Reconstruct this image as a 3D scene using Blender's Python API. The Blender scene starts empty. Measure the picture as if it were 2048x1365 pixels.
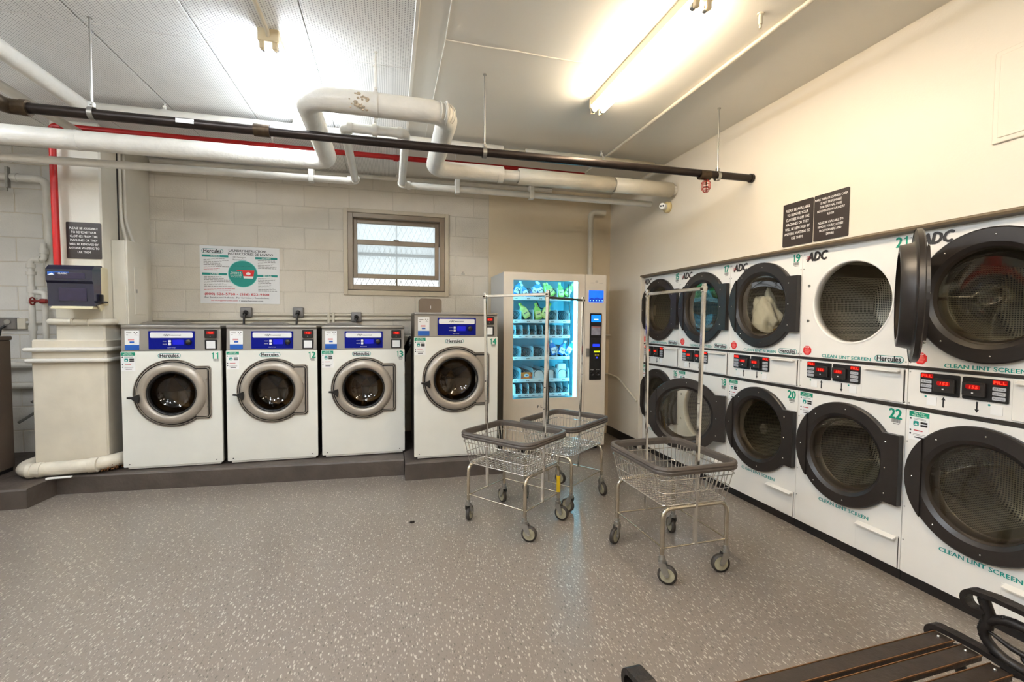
import bpy, bmesh, math, random
from mathutils import Vector, Matrix
random.seed(11)
scene = bpy.context.scene
col = scene.collection
R = math.radians

# ------------------------------------------------------------------ camera
CAM_Z = 1.45
yaw, pitch, roll = R(14.6625), R(2.3902), R(-0.40096)
fw = Vector((math.sin(yaw)*math.cos(pitch), math.cos(yaw)*math.cos(pitch), -math.sin(pitch)))
rt = Vector((math.cos(yaw), -math.sin(yaw), 0))
dn = fw.cross(rt)
r2 = rt*math.cos(roll) + dn*math.sin(roll)
d2 = -rt*math.sin(roll) + dn*math.cos(roll)
cam_data = bpy.data.cameras.new('camera')
cam_data.sensor_width = 36.0
cam_data.sensor_fit = 'HORIZONTAL'
cam_data.lens = 924.3/2048*36
cam_data.clip_start = 0.02
cam = bpy.data.objects.new('camera', cam_data)
col.objects.link(cam)
m = Matrix(((r2.x, -d2.x, -fw.x, 0), (r2.y, -d2.y, -fw.y, 0), (r2.z, -d2.z, -fw.z, CAM_Z), (0, 0, 0, 1)))
cam.matrix_world = m
scene.camera = cam

# ------------------------------------------------------------------ world, exposure
world = bpy.data.worlds.new('daylight')
scene.world = world
world.use_nodes = True
wn = world.node_tree
bg = wn.nodes['Background']
bg.inputs[0].default_value = (0.93, 0.97, 1.0, 1)
bg.inputs[1].default_value = 0.86
scene.view_settings.view_transform = 'Standard'
scene.view_settings.look = 'None'
scene.view_settings.gamma = 1.0
scene.view_settings.use_curve_mapping = False
scene.view_settings.exposure = 1.0
TUBE_COOL, TUBE_WARM = 50.0, 41.0          # fluorescent tubes

# ------------------------------------------------------------------ materials
def lin(c):
    return tuple(((x/255.0)/12.92 if x/255.0 <= 0.04045 else ((x/255.0+0.055)/1.055)**2.4) for x in c)

MATS = {}
def mat(name, c, rough=0.5, metal=0.0, var=0.05, scale=6.0, bump=0.0, bscale=60.0, coat=0.0, spec=0.5,
        emit=None, estr=0.0, detail=3.0):
    """Principled material with noise-driven colour variation and fine relief."""
    if name in MATS:
        return MATS[name]
    ma = bpy.data.materials.new(name)
    ma.use_nodes = True
    nt = ma.node_tree
    b = nt.nodes['Principled BSDF']
    l = lin(c)
    b.inputs['Roughness'].default_value = rough
    b.inputs['Metallic'].default_value = metal
    b.inputs['Coat Weight'].default_value = coat
    b.inputs['Coat Roughness'].default_value = 0.1
    b.inputs['Specular IOR Level'].default_value = spec
    tc = nt.nodes.new('ShaderNodeTexCoord')
    nz = nt.nodes.new('ShaderNodeTexNoise')
    nz.inputs['Scale'].default_value = scale
    nz.inputs['Detail'].default_value = detail
    nt.links.new(tc.outputs['Object'], nz.inputs['Vector'])
    rp = nt.nodes.new('ShaderNodeValToRGB')
    rp.color_ramp.elements[0].position = 0.3
    rp.color_ramp.elements[1].position = 0.7
    rp.color_ramp.elements[0].color = tuple(x*(1-var) for x in l) + (1,)
    rp.color_ramp.elements[1].color = tuple(min(1, x*(1+var)) for x in l) + (1,)
    nt.links.new(nz.outputs['Fac'], rp.inputs['Fac'])
    nt.links.new(rp.outputs['Color'], b.inputs['Base Color'])
    if bump:
        n2 = nt.nodes.new('ShaderNodeTexNoise')
        n2.inputs['Scale'].default_value = bscale
        n2.inputs['Detail'].default_value = 4
        nt.links.new(tc.outputs['Object'], n2.inputs['Vector'])
        bp = nt.nodes.new('ShaderNodeBump')
        bp.inputs['Strength'].default_value = bump
        bp.inputs['Distance'].default_value = 0.01
        nt.links.new(n2.outputs['Fac'], bp.inputs['Height'])
        nt.links.new(bp.outputs['Normal'], b.inputs['Normal'])
    if emit:
        b.inputs['Emission Color'].default_value = lin(emit) + (1,)
        b.inputs['Emission Strength'].default_value = estr
    MATS[name] = ma
    return ma

def glass_mat(name, tint=(235, 240, 238), refl=0.08, rough=0.02):
    ma = bpy.data.materials.new(name)
    ma.use_nodes = True
    nt = ma.node_tree
    nt.nodes.remove(nt.nodes['Principled BSDF'])
    out = nt.nodes['Material Output']
    tr = nt.nodes.new('ShaderNodeBsdfTransparent')
    tr.inputs[0].default_value = lin(tint) + (1,)
    gl = nt.nodes.new('ShaderNodeBsdfGlossy')
    gl.inputs['Roughness'].default_value = rough
    lw = nt.nodes.new('ShaderNodeLayerWeight')
    lw.inputs['Blend'].default_value = 0.5
    pw = nt.nodes.new('ShaderNodeMath'); pw.operation = 'POWER'; pw.inputs[1].default_value = 4.0
    nt.links.new(lw.outputs['Facing'], pw.inputs[0])
    ad = nt.nodes.new('ShaderNodeMath')
    ad.operation = 'MULTIPLY_ADD'
    ad.inputs[1].default_value = 0.85
    ad.inputs[2].default_value = refl
    nt.links.new(pw.outputs[0], ad.inputs[0])
    mx = nt.nodes.new('ShaderNodeMixShader')
    nt.links.new(ad.outputs[0], mx.inputs[0])
    nt.links.new(tr.outputs[0], mx.inputs[1])
    nt.links.new(gl.outputs[0], mx.inputs[2])
    nt.links.new(mx.outputs[0], out.inputs['Surface'])
    MATS[name] = ma
    return ma

def perforated_mat(name, c, hole, pitch, radius, metal=0.0, rough=0.4, axis='XY'):
    """Sheet with a square grid of small dark holes, from object coordinates."""
    ma = mat(name, c, rough, metal)
    nt = ma.node_tree
    b = nt.nodes['Principled BSDF']
    src = b.inputs['Base Color'].links[0].from_socket
    tc = nt.nodes['Texture Coordinate']
    sp = nt.nodes.new('ShaderNodeSeparateXYZ')
    nt.links.new(tc.outputs['UV' if axis == 'UV' else 'Object'], sp.inputs[0])
    sq = []
    for k in (0, 1):
        a = nt.nodes.new('ShaderNodeMath'); a.operation = 'MULTIPLY'; a.inputs[1].default_value = 1/pitch
        f = nt.nodes.new('ShaderNodeMath'); f.operation = 'FRACT'
        s = nt.nodes.new('ShaderNodeMath'); s.operation = 'SUBTRACT'; s.inputs[1].default_value = 0.5
        p = nt.nodes.new('ShaderNodeMath'); p.operation = 'POWER'; p.inputs[1].default_value = 2
        nt.links.new(sp.outputs[k], a.inputs[0]); nt.links.new(a.outputs[0], f.inputs[0])
        nt.links.new(f.outputs[0], s.inputs[0]); nt.links.new(s.outputs[0], p.inputs[0])
        sq.append(p)
    ad = nt.nodes.new('ShaderNodeMath'); ad.operation = 'ADD'
    nt.links.new(sq[0].outputs[0], ad.inputs[0]); nt.links.new(sq[1].outputs[0], ad.inputs[1])
    lt = nt.nodes.new('ShaderNodeMath'); lt.operation = 'LESS_THAN'; lt.inputs[1].default_value = (radius/pitch)**2
    nt.links.new(ad.outputs[0], lt.inputs[0])
    mx = nt.nodes.new('ShaderNodeMix'); mx.data_type = 'RGBA'
    nt.links.new(lt.outputs[0], mx.inputs['Factor'])
    nt.links.new(src, mx.inputs['A'])
    mx.inputs['B'].default_value = lin(hole) + (1,)
    nt.links.new(mx.outputs['Result'], b.inputs['Base Color'])
    return ma

def floor_mat():
    ma = mat('speckled vinyl floor', (122, 113, 104), rough=0.29, var=0.04, scale=1.3, spec=0.45)
    nt = ma.node_tree
    b = nt.nodes['Principled BSDF']
    prev = b.inputs['Base Color'].links[0].from_socket
    tc = nt.nodes['Texture Coordinate']
    for sc, thr, colr, st, seed, rot in ((60, 0.27, (205, 196, 184), 0.55, 0.0, 0.4), (66, 0.24, (72, 65, 60), 0.6, 7.3, 1.3), (70, 0.27, (196, 186, 174), 0.5, 4.4, 1.9),
                              (105, 0.34, (170, 160, 149), 0.5, 3.1, 2.4), (115, 0.34, (98, 90, 83), 0.5, 5.7, 2.9)):
        mp = nt.nodes.new('ShaderNodeMapping')
        mp.inputs['Location'].default_value = (seed, seed*1.7, 0)
        mp.inputs['Rotation'].default_value = (0, 0, rot)
        mp.inputs['Scale'].default_value = (1.0, 0.38, 1.0)
        nt.links.new(tc.outputs['Object'], mp.inputs[0])
        vo = nt.nodes.new('ShaderNodeTexVoronoi')
        vo.voronoi_dimensions = '2D'
        vo.inputs['Scale'].default_value = sc
        nt.links.new(mp.outputs[0], vo.inputs['Vector'])
        # only a share of the cells carry a chip
        sep = nt.nodes.new('ShaderNodeSeparateColor')
        nt.links.new(vo.outputs['Color'], sep.inputs[0])
        sel = nt.nodes.new('ShaderNodeMath'); sel.operation = 'MULTIPLY'; sel.inputs[1].default_value = thr
        nt.links.new(sep.outputs[0], sel.inputs[0])
        lt = nt.nodes.new('ShaderNodeMath'); lt.operation = 'LESS_THAN'
        nt.links.new(vo.outputs['Distance'], lt.inputs[0]); nt.links.new(sel.outputs[0], lt.inputs[1])
        half = nt.nodes.new('ShaderNodeMath'); half.operation = 'GREATER_THAN'; half.inputs[1].default_value = 0.55
        nt.links.new(sep.outputs[1], half.inputs[0])
        mu = nt.nodes.new('ShaderNodeMath'); mu.operation = 'MULTIPLY'
        nt.links.new(lt.outputs[0], mu.inputs[0]); nt.links.new(half.outputs[0], mu.inputs[1])
        ms = nt.nodes.new('ShaderNodeMath'); ms.operation = 'MULTIPLY'; ms.inputs[1].default_value = st
        nt.links.new(mu.outputs[0], ms.inputs[0])
        mx = nt.nodes.new('ShaderNodeMix'); mx.data_type = 'RGBA'
        nt.links.new(ms.outputs[0], mx.inputs['Factor'])
        nt.links.new(prev, mx.inputs['A'])
        mx.inputs['B'].default_value = lin(colr) + (1,)
        prev = mx.outputs['Result']
    nt.links.new(prev, b.inputs['Base Color'])
    return ma

W_PAINT = mat('cream wall paint', (222, 212, 194), 0.45, var=0.03, scale=1.5, bump=0.08, bscale=90)
B_PAINT = mat('beige block paint', (214, 206, 190), 0.5, var=0.05, scale=3, bump=0.35, bscale=70)
COOLLIT_PAINT = mat('block paint tinted with cool light', (216, 213, 206), 0.5, var=0.05, scale=3, bump=0.35, bscale=70)  # blocks left of the column: cool light tinted into the paint colour
B_JOINT = mat('painted mortar', (206, 198, 182), 0.6, var=0.05, bump=0.3)
G_PAINT = mat('pale column paint', (214, 208, 192), 0.42, var=0.04, scale=4, bump=0.2, bscale=30)
PED_PAINT = mat('lumpy painted plaster', (212, 203, 184), 0.4, var=0.06, scale=5, bump=0.3, bscale=6)
C_PAINT = mat('ceiling paint', (222, 217, 206), 0.4, var=0.03, scale=1.2, bump=0.05)
C_TILE = perforated_mat('perforated ceiling tile', (240, 239, 236), (158, 156, 154), 0.0145, 0.0034, rough=0.5)
PIPE = mat('white pipe paint', (214, 210, 200), 0.35, var=0.05, scale=9, bump=0.35, bscale=35)
PIPE2 = mat('cream pipe paint', (205, 197, 178), 0.38, var=0.05, scale=9, bump=0.15, bscale=50)
RED = mat('red pipe paint', (182, 10, 8), 0.4, var=0.12, scale=12)
IRON = mat('black iron pipe', (46, 38, 34), 0.35, metal=0.6, var=0.2, scale=20)
BRASS = mat('tarnished coupling', (74, 60, 44), 0.45, metal=0.7, var=0.3, scale=30)
GALV = mat('galvanised steel', (168, 166, 160), 0.35, metal=0.9, var=0.1, scale=25)
CHROME = mat('chrome wire', (228, 226, 222), 0.12, metal=1.0, var=0.06, scale=40)
NICKEL = mat('satin nickel tube', (200, 192, 176), 0.2, metal=1.0, var=0.1, scale=20)
STEEL = mat('brushed panel steel', (150, 145, 138), 0.38, metal=0.55, var=0.05, scale=3)
SIDE = mat('dark steel side panel', (74, 66, 58), 0.45, metal=0.4, var=0.1)
SILVER = mat('silver door plastic', (164, 155, 143), 0.36, metal=0.35, var=0.04)
WHITE = mat('white enamel', (226, 225, 216), 0.22, var=0.02, coat=0.3)
DWHITE = mat('white dryer enamel', (232, 229, 222), 0.25, var=0.02, coat=0.2)
BLACK = mat('black plastic', (24, 22, 21), 0.4, var=0.15)
DOORBLK = mat('brown black door ring', (38, 33, 30), 0.36, var=0.12, scale=20)
DOORIN = mat('door inner lip', (70, 62, 54), 0.35, metal=0.4, var=0.1)
TRIMBLK = mat('dark trim strip', (44, 38, 33), 0.45, var=0.1)
HEADER = mat('brown header trim', (108, 94, 74), 0.5, var=0.1)
RUBBER = mat('grey rubber bumper', (84, 76, 69), 0.55, var=0.1, scale=30)
DRUM = perforated_mat('perforated drum steel', (196, 188, 168), (40, 37, 33), 0.0125, 0.0042, metal=0.25, rough=0.45, axis='UV')
WDRUM = mat('washer drum steel', (168, 150, 122), 0.3, metal=0.9, var=0.12, scale=14)
GREEN = mat('green print', (0, 140, 108), 0.5, var=0.02)
INK = mat('black print', (20, 18, 18), 0.5, var=0.02)
GREYINK = mat('grey print', (120, 116, 112), 0.5, var=0.05)
REDINK = mat('red print', (190, 24, 40), 0.5, var=0.02)
WINK = mat('white print', (238, 236, 230), 0.5, var=0.02)
BLUE = mat('blue fascia', (3, 16, 118), 0.5, var=0.04, spec=0.12)
BLUE2 = mat('blue sticker print', (16, 84, 170), 0.4, var=0.04)
LCD = mat('blue display', (6, 14, 150), 0.2, emit=(10, 20, 220), estr=0.2)
TEAL = mat('teal print', (0, 140, 128), 0.5, var=0.03)
PAPER = mat('white sticker', (232, 232, 230), 0.45, var=0.02)
SIGNBLK = mat('dark engraved sign', (52, 44, 40), 0.35, var=0.08, scale=10)
LEDRED = mat('red led', (180, 10, 8), 0.3, emit=(255, 40, 20), estr=2.2)
LEDBACK = mat('dim red led window', (110, 6, 6), 0.25, emit=(160, 0, 0), estr=0.35)
STOPRED = mat('stop sticker red', (214, 22, 22), 0.4, var=0.03)
BTN = mat('grey button', (176, 178, 184), 0.4)
CONC = mat('grey painted concrete', (76, 67, 60), 0.5, var=0.18, scale=7, bump=0.5, bscale=22)
BASEB = mat('black rubber base', (22, 19, 18), 0.45, var=0.1)
VWHITE = mat('vending cabinet enamel', (226, 215, 198), 0.35, var=0.02)
VIN = mat('vending interior', (160, 214, 226), 0.4, var=0.03)
VDARK = mat('vending inner back', (70, 130, 145), 0.5, var=0.05)
LED = mat('led light strip', (255, 255, 255), 0.5, emit=(105, 220, 255), estr=15.0)
TUBE_C = mat('cool fluorescent tube', (255, 255, 255), 0.4, emit=(230, 241, 255), estr=TUBE_COOL)
TUBE_W = mat('warm fluorescent tube', (255, 255, 255), 0.4, emit=(255, 236, 210), estr=TUBE_WARM)
FIXT = mat('fixture enamel', (216, 200, 166), 0.35, var=0.04)
WINFR = mat('bronze window frame', (140, 126, 108), 0.4, metal=0.3, var=0.06)
WINTR = mat('painted window trim', (196, 184, 160), 0.4, var=0.04)
WOOD = mat('dark bench wood', (44, 35, 28), 0.45, var=0.25, scale=18, bump=0.2)
CAST = mat('cast iron', (40, 35, 32), 0.42, metal=0.5, var=0.2, scale=25, bump=0.3, bscale=40)
YELLOW = mat('yellow tape', (226, 190, 20), 0.4, var=0.06)
BEIGE = mat('beige plastic', (206, 194, 158), 0.45, var=0.03)
NAVY = mat('navy smoked plastic', (20, 22, 46), 0.18, var=0.08, coat=0.5)
NAVY2 = mat('paper roll behind smoked plastic', (44, 38, 60), 0.3, var=0.15, scale=20)
OUTB = mat('grey outlet box', (122, 118, 114), 0.45, metal=0.3, var=0.1)
CREAMP = mat('yellowed cream plastic', (222, 204, 150), 0.45, var=0.05)
PVC = mat('stained pvc', (212, 204, 186), 0.35, var=0.12, scale=9, bump=0.15)
GLASS = glass_mat('door glass', (226, 222, 208), 0.11)
WGLASS = glass_mat('washer glass', (150, 138, 118), 0.06)
CGLASS = glass_mat('clear glass', (240, 246, 248), 0.03)
FLOOR = floor_mat()

# ------------------------------------------------------------------ geometry helpers
class G:
    def __init__(self):
        self.v = []; self.f = []; self.s = []; self.uv = None
    def add(self, vs, fs, smooth=False):
        o = len(self.v)
        self.v += [tuple(x) for x in vs]
        for f in fs:
            self.f.append(tuple(i+o for i in f)); self.s.append(smooth)
        return self
    def box(self, a, b, bev=0.0, seg=1):
        x0, x1 = sorted((a[0], b[0])); y0, y1 = sorted((a[1], b[1])); z0, z1 = sorted((a[2], b[2]))
        if bev <= 0:
            vs = [(x0,y0,z0),(x1,y0,z0),(x1,y1,z0),(x0,y1,z0),(x0,y0,z1),(x1,y0,z1),(x1,y1,z1),(x0,y1,z1)]
            return self.add(vs, [(0,3,2,1),(4,5,6,7),(0,1,5,4),(1,2,6,5),(2,3,7,6),(3,0,4,7)])
        bev = min(bev, 0.49*min(x1-x0, y1-y0, z1-z0))
        bm = bmesh.new()
        bmesh.ops.create_cube(bm, size=1)
        for v in bm.verts:
            v.co = Vector(((x0+x1)/2+v.co.x*(x1-x0), (y0+y1)/2+v.co.y*(y1-y0), (z0+z1)/2+v.co.z*(z1-z0)))
        bmesh.ops.bevel(bm, geom=bm.edges[:], offset=bev, segments=seg, affect='EDGES', profile=0.5)
        return self.bm(bm, seg > 1)
    def bm(self, bm, smooth=False):
        bm.verts.index_update()
        self.add([v.co[:] for v in bm.verts], [[v.index for v in f.verts] for f in bm.faces], smooth)
        bm.free()
        return self
    def cyl(self, p0, p1, r0, r1=None, n=16, cap=True, smooth=True):
        r1 = r0 if r1 is None else r1
        p0 = Vector(p0); p1 = Vector(p1); d = (p1-p0).normalized()
        u = d.orthogonal().normalized(); w = d.cross(u)
        vs = []
        for p, r in ((p0, r0), (p1, r1)):
            for i in range(n):
                a = 2*math.pi*i/n
                vs.append(p+u*(r*math.cos(a))+w*(r*math.sin(a)))
        self.add(vs, [(i, (i+1) % n, n+(i+1) % n, n+i) for i in range(n)], smooth)
        if cap:
            self.add(vs, [tuple(range(n-1, -1, -1)), tuple(range(n, 2*n))], False)
        return self
    def tube(self, pts, r, n=8, closed=False, cap=True, rs=None):
        P = [Vector(p) for p in pts]; N = len(P)
        T = []
        for i in range(N):
            if closed:
                t = P[(i+1) % N]-P[i-1]
            else:
                t = P[min(i+1, N-1)]-P[max(i-1, 0)]
            T.append(t.normalized())
        u = T[0].orthogonal().normalized()
        vs = []
        for i in range(N):
            u = (u-T[i]*u.dot(T[i])).normalized()
            w = T[i].cross(u)
            rr = rs[i] if rs else r
            for k in range(n):
                a = 2*math.pi*k/n
                vs.append(P[i]+u*(rr*math.cos(a))+w*(rr*math.sin(a)))
        fs = []
        for i in range(N if closed else N-1):
            j = (i+1) % N
            for k in range(n):
                fs.append((i*n+k, i*n+(k+1) % n, j*n+(k+1) % n, j*n+k))
        self.add(vs, fs, True)
        if cap and not closed:
            self.add(vs, [tuple(range(n-1, -1, -1)), tuple(range((N-1)*n, N*n))], False)
        return self
    def lathe(self, prof, c=(0, 0, 0), n=40, axis='y', smooth=True, a0=0.0, a1=2*math.pi):
        """prof: (radius, distance along axis) pairs, revolved about an axis through c."""
        full = abs(a1-a0-2*math.pi) < 1e-6
        m_ = n if full else n+1
        vs = []
        for r, h in prof:
            for i in range(m_):
                a = a0+(a1-a0)*i/n
                x, z = r*math.cos(a), r*math.sin(a)
                p = (x, h, z) if axis == 'y' else ((x, z, h) if axis == 'z' else (h, x, z))
                vs.append((c[0]+p[0], c[1]+p[1], c[2]+p[2]))
        fs = []
        for j in range(len(prof)-1):
            for i in range(n):
                k = (i+1) % m_ if full else i+1
                fs.append((j*m_+i, j*m_+k, (j+1)*m_+k, (j+1)*m_+i))
        return self.add(vs, fs, smooth)
    def prism(self, poly, y0, y1, plane='xz'):
        """polygon (2-D, counter-clockwise) extruded along the remaining axis."""
        def P(p, h):
            return {'xz': (p[0], h, p[1]), 'xy': (p[0], p[1], h), 'yz': (h, p[0], p[1])}[plane]
        n = len(poly)
        vs = [P(p, y0) for p in poly]+[P(p, y1) for p in poly]
        self.add(vs, [tuple(range(n)), tuple(range(2*n-1, n-1, -1))]+[(i, n+i, n+(i+1) % n, (i+1) % n) for i in range(n)])
        return self
    def plate(self, outer, holes, y0, y1):
        """flat sheet in x-z with holes, between y0 (front) and y1 (back)."""
        bm = bmesh.new()
        loops = [outer]+holes
        ed = []
        for L in loops:
            vs = [bm.verts.new((p[0], y0, p[1])) for p in L]
            for i in range(len(vs)):
                ed.append(bm.edges.new((vs[i], vs[(i+1) % len(vs)])))
        bmesh.ops.triangle_fill(bm, edges=ed, use_beauty=True, normal=(0, -1, 0))
        bmesh.ops.recalc_face_normals(bm, faces=bm.faces[:])
        self.bm(bm)
        for k, L in enumerate(loops):
            n = len(L)
            vs = [(p[0], y0, p[1]) for p in L]+[(p[0], y1, p[1]) for p in L]
            self.add(vs, [(i, (i+1) % n, n+(i+1) % n, n+i) for i in range(n)], k > 0 and n > 12)
        return self
    def sphere(self, c, r, n=10, sc=(1, 1, 1)):
        bm = bmesh.new()
        bmesh.ops.create_uvsphere(bm, u_segments=n, v_segments=max(4, n//2+1), radius=r)
        for v in bm.verts:
            v.co = Vector((c[0]+v.co.x*sc[0], c[1]+v.co.y*sc[1], c[2]+v.co.z*sc[2]))
        return self.bm(bm, True)
    def xf(self, M):
        self.v = [tuple(M @ Vector(p)) for p in self.v]
        return self
    def mesh(self, name, material):
        me = bpy.data.meshes.new(name)
        me.from_pydata(self.v, [], self.f)
        me.polygons.foreach_set('use_smooth', self.s)
        me.materials.append(material)
        me.update()
        bm = bmesh.new(); bm.from_mesh(me)
        bmesh.ops.recalc_face_normals(bm, faces=bm.faces[:])
        bm.to_mesh(me); bm.free()
        return me
    def build(self, name, material, parent=None, loc=None):
        return obj(name, self.mesh(name, material), parent, loc)

TINY = {'panel_screws', 'door_screws', 'screw', 'sticker_print', 'small_print', 'price_mark', 'adjuster_holes', 'slat_bolts', 'barcode_tag',
        'badge_stripe', 'flaking_patch', 'rust_crust', 'screen_icons', 'reader_keys', 'door_catch', 'feet', 'embossed_mark', 'jacket_wrinkle', 'purple_mark',
        'rail_collar', 'tube_cap', 'security_mesh', 'wire_basket', 'scroll_work', 'lettering', 'hinge_arm'}
def obj(name, me, parent=None, loc=None):
    o = bpy.data.objects.new(name, me)
    col.objects.link(o)
    if name in TINY:                       # too small in the photograph to pick apart
        o['kind'] = 'stuff'
    if loc is not None:
        o.location = loc
    if parent is not None:
        o.parent = parent
    return o

def tag(o, label, cat, group=None):
    o['label'] = label
    o['category'] = cat
    if group:
        o['group'] = group
    return o

def thing(name, label, cat, loc=(0, 0, 0), rz=0.0, group=None):
    o = bpy.data.objects.new(name, None)
    col.objects.link(o)
    o.empty_display_size = 0.1
    o.location = loc
    o.rotation_euler = (0, 0, rz)
    return tag(o, label, cat, group)

def struct(o):
    o['kind'] = 'structure'
    return o

def copy_tree(o, parent=None):
    c = o.copy()
    col.objects.link(c)
    c.parent = parent
    for ch in list(o.children):
        copy_tree(ch, c)
    return c

def rounded(pts, rad, n=6):
    """polyline with filleted corners"""
    P = [Vector(p) for p in pts]
    out = [P[0]]
    for i in range(1, len(P)-1):
        a = (P[i-1]-P[i]); b = (P[i+1]-P[i])
        r = min(rad, a.length*0.49, b.length*0.49)
        a.normalize(); b.normalize()
        s, e = P[i]+a*r, P[i]+b*r
        for k in range(n+1):
            t = k/n
            out.append(s*(1-t)**2+P[i]*2*t*(1-t)+e*t*t)
    out.append(P[-1])
    return out

def rrect(x0, z0, x1, z1, r, n=4):
    pts = []
    for cx, cz, a in ((x1-r, z1-r, 0), (x0+r, z1-r, 90), (x0+r, z0+r, 180), (x1-r, z0+r, 270)):
        for k in range(n+1):
            t = R(a+90*k/n)
            pts.append((cx+r*math.cos(t), cz+r*math.sin(t)))
    return pts

def circle(cx, cz, r, n=48):
    return [(cx+r*math.cos(2*math.pi*i/n), cz+r*math.sin(2*math.pi*i/n)) for i in range(n)]

_T = {}
def text_geo(s, bold=0.0, line=1.0, align='CENTER'):
    key = (s, line, align)
    if key not in _T:
        cu = bpy.data.curves.new('lettering', 'FONT')
        cu.body = s; cu.align_x = align; cu.resolution_u = 2; cu.space_line = line
        o = bpy.data.objects.new('lettering', cu)
        col.objects.link(o)
        dg = bpy.context.evaluated_depsgraph_get()
        me = bpy.data.meshes.new_from_object(o.evaluated_get(dg))
        vs = [v.co[:] for v in me.vertices]; fs = [tuple(p.vertices) for p in me.polygons]
        bpy.data.objects.remove(o); bpy.data.curves.remove(cu); bpy.data.meshes.remove(me)
        xs = [v[0] for v in vs]; ys = [v[1] for v in vs]
        _T[key] = (vs, fs, min(xs), max(xs), min(ys), max(ys))
    return _T[key]

def text(s, x, z, parent, material, w=None, h=None, y=-0.001, bold=0.0, line=1.0, align='CENTER', name='lettering', shear=0.0):
    """flat lettering in the x-z plane facing -y, centred on (x, z)."""
    vs, fs, x0, x1, y0, y1 = text_geo(s, bold, line, align)
    sx = w/(x1-x0) if w else h/(y1-y0)
    sy = h/(y1-y0) if h else sx
    if not w:
        sx = sy
    g = G()
    q = bold*0.75
    for k, (ox, oz) in enumerate(((0, 0), (q, 0), (-q, 0), (0, q*0.6), (0, -q*0.6)) if bold else ((0, 0),)):
        g.add([(x+(v[0]+ox-(x0+x1)/2)*sx+shear*(v[1]-(y0+y1)/2)*sy, y-0.00004*k, z+(v[1]+oz-(y0+y1)/2)*sy) for v in vs], fs)
    me = bpy.data.meshes.new(name)
    me.from_pydata(g.v, [], g.f)
    me.materials.append(material)
    return obj(name, me, parent)

# ================================================================== the room
XR, YB, ZC = 2.74, 5.5, 3.085
XL, YF = -4.6, -2.6

g = G().box((XL, YF, -0.1), (4.3, YB+0.3, 0.0))
struct(g.build('floor', FLOOR))
struct(G().box((XL-0.15, YF, 0), (XL, YB+0.3, ZC)).build('wall_left', W_PAINT))
struct(G().box((XL-0.15, YF-0.15, 0), (4.3, YF, ZC)).build('wall_front', W_PAINT))
g = G().box((XR, YF, 0), (XR+0.2, 1.19, ZC)).box((XR, 1.19, 1.985), (XR+0.2, 4.722, ZC)).box((XR, 4.722, 0), (XR+0.2, YB+0.3, ZC))
struct(g.build('wall_right', W_PAINT))
g = G().box((4.1, YF, 0), (4.3, YB+0.3, ZC))
struct(g.build('wall_light_block', W_PAINT))  # unseen wall added behind the dryers to keep outside light from leaking in

# back wall: core with a window opening, plaster on the right, block face on the left
WX0, WX1, WZ0, WZ1 = -0.47, 0.615, 1.79, 2.67
g = G()
g.box((XL, YB+0.0035, 0), (WX0, YB+0.25, ZC)).box((WX1, YB+0.0035, 0), (4.3, YB+0.25, ZC))
g.box((WX0, YB+0.0035, 0), (WX1, YB+0.25, WZ0)).box((WX0, YB+0.0035, WZ1), (WX1, YB+0.25, ZC))
wall_back = struct(g.build('wall_back', B_JOINT))
G().box((1.143, YB, 0), (XR+0.1, YB+0.02, ZC)).build('plaster_face', mat('beige plaster', (216, 200, 170), 0.45, var=0.04, scale=2, bump=0.1), wall_back)
BL, BH, GAP = 0.467, 0.2325, 0.006
full = G().box((0, 0, 0), (BL-GAP, 0.03, BH-GAP), 0.0045).mesh('block', B_PAINT)
full_l = G().box((0, 0, 0), (BL-GAP, 0.03, BH-GAP), 0.0045).mesh('block', COOLLIT_PAINT)
rects = []
k = -7
while True:
    z0 = 1.525+BH*k
    if z0 >= ZC:
        break
    za, zb = max(z0, 0.0), min(z0+BH, ZC)
    off = -1.846 if k % 2 == 1 else -2.061
    i = -7
    while True:
        x0 = off+BL*i
        if x0 > 1.14:
            break
        xa, xb = max(x0, XL), min(x0+BL, 1.14)
        if xb-xa > 0.03 and zb-za > 0.03:
            parts = [(xa, za, xb, zb)]
            if xb > WX0 and xa < WX1 and zb > WZ0 and za < WZ1:
                parts = []
                if xa < WX0: parts.append((xa, za, WX0, zb))
                if xb > WX1: parts.append((WX1, za, xb, zb))
                if za < WZ0: parts.append((max(xa, WX0), za, min(xb, WX1), WZ0))
                if zb > WZ1: parts.append((max(xa, WX0), WZ1, min(xb, WX1), zb))
            rects += parts
        i += 1
    k += 1
for (xa, za, xb, zb) in rects:
    if xb-xa < 0.02 or zb-za < 0.02:
        continue
    if abs(xb-xa-BL) < 1e-4 and abs(zb-za-BH) < 1e-4:
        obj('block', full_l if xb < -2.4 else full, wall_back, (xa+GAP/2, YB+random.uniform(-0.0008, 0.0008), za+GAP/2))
    else:
        G().box((0, 0, 0), (xb-xa-GAP, 0.03, zb-za-GAP), 0.0045).build('block', COOLLIT_PAINT if xb < -2.4 else B_PAINT, wall_back, (xa+GAP/2, YB, za+GAP/2))
# patches and a stray screw hole on the blocks
G().cyl((0.83, YB+0.001, 2.03), (0.83, YB-0.02, 2.03), 0.011, n=10).box((0.81, YB-0.012, 2.005), (0.85, YB+0.001, 2.02)).build('wall_hook', GALV, wall_back)

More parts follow.
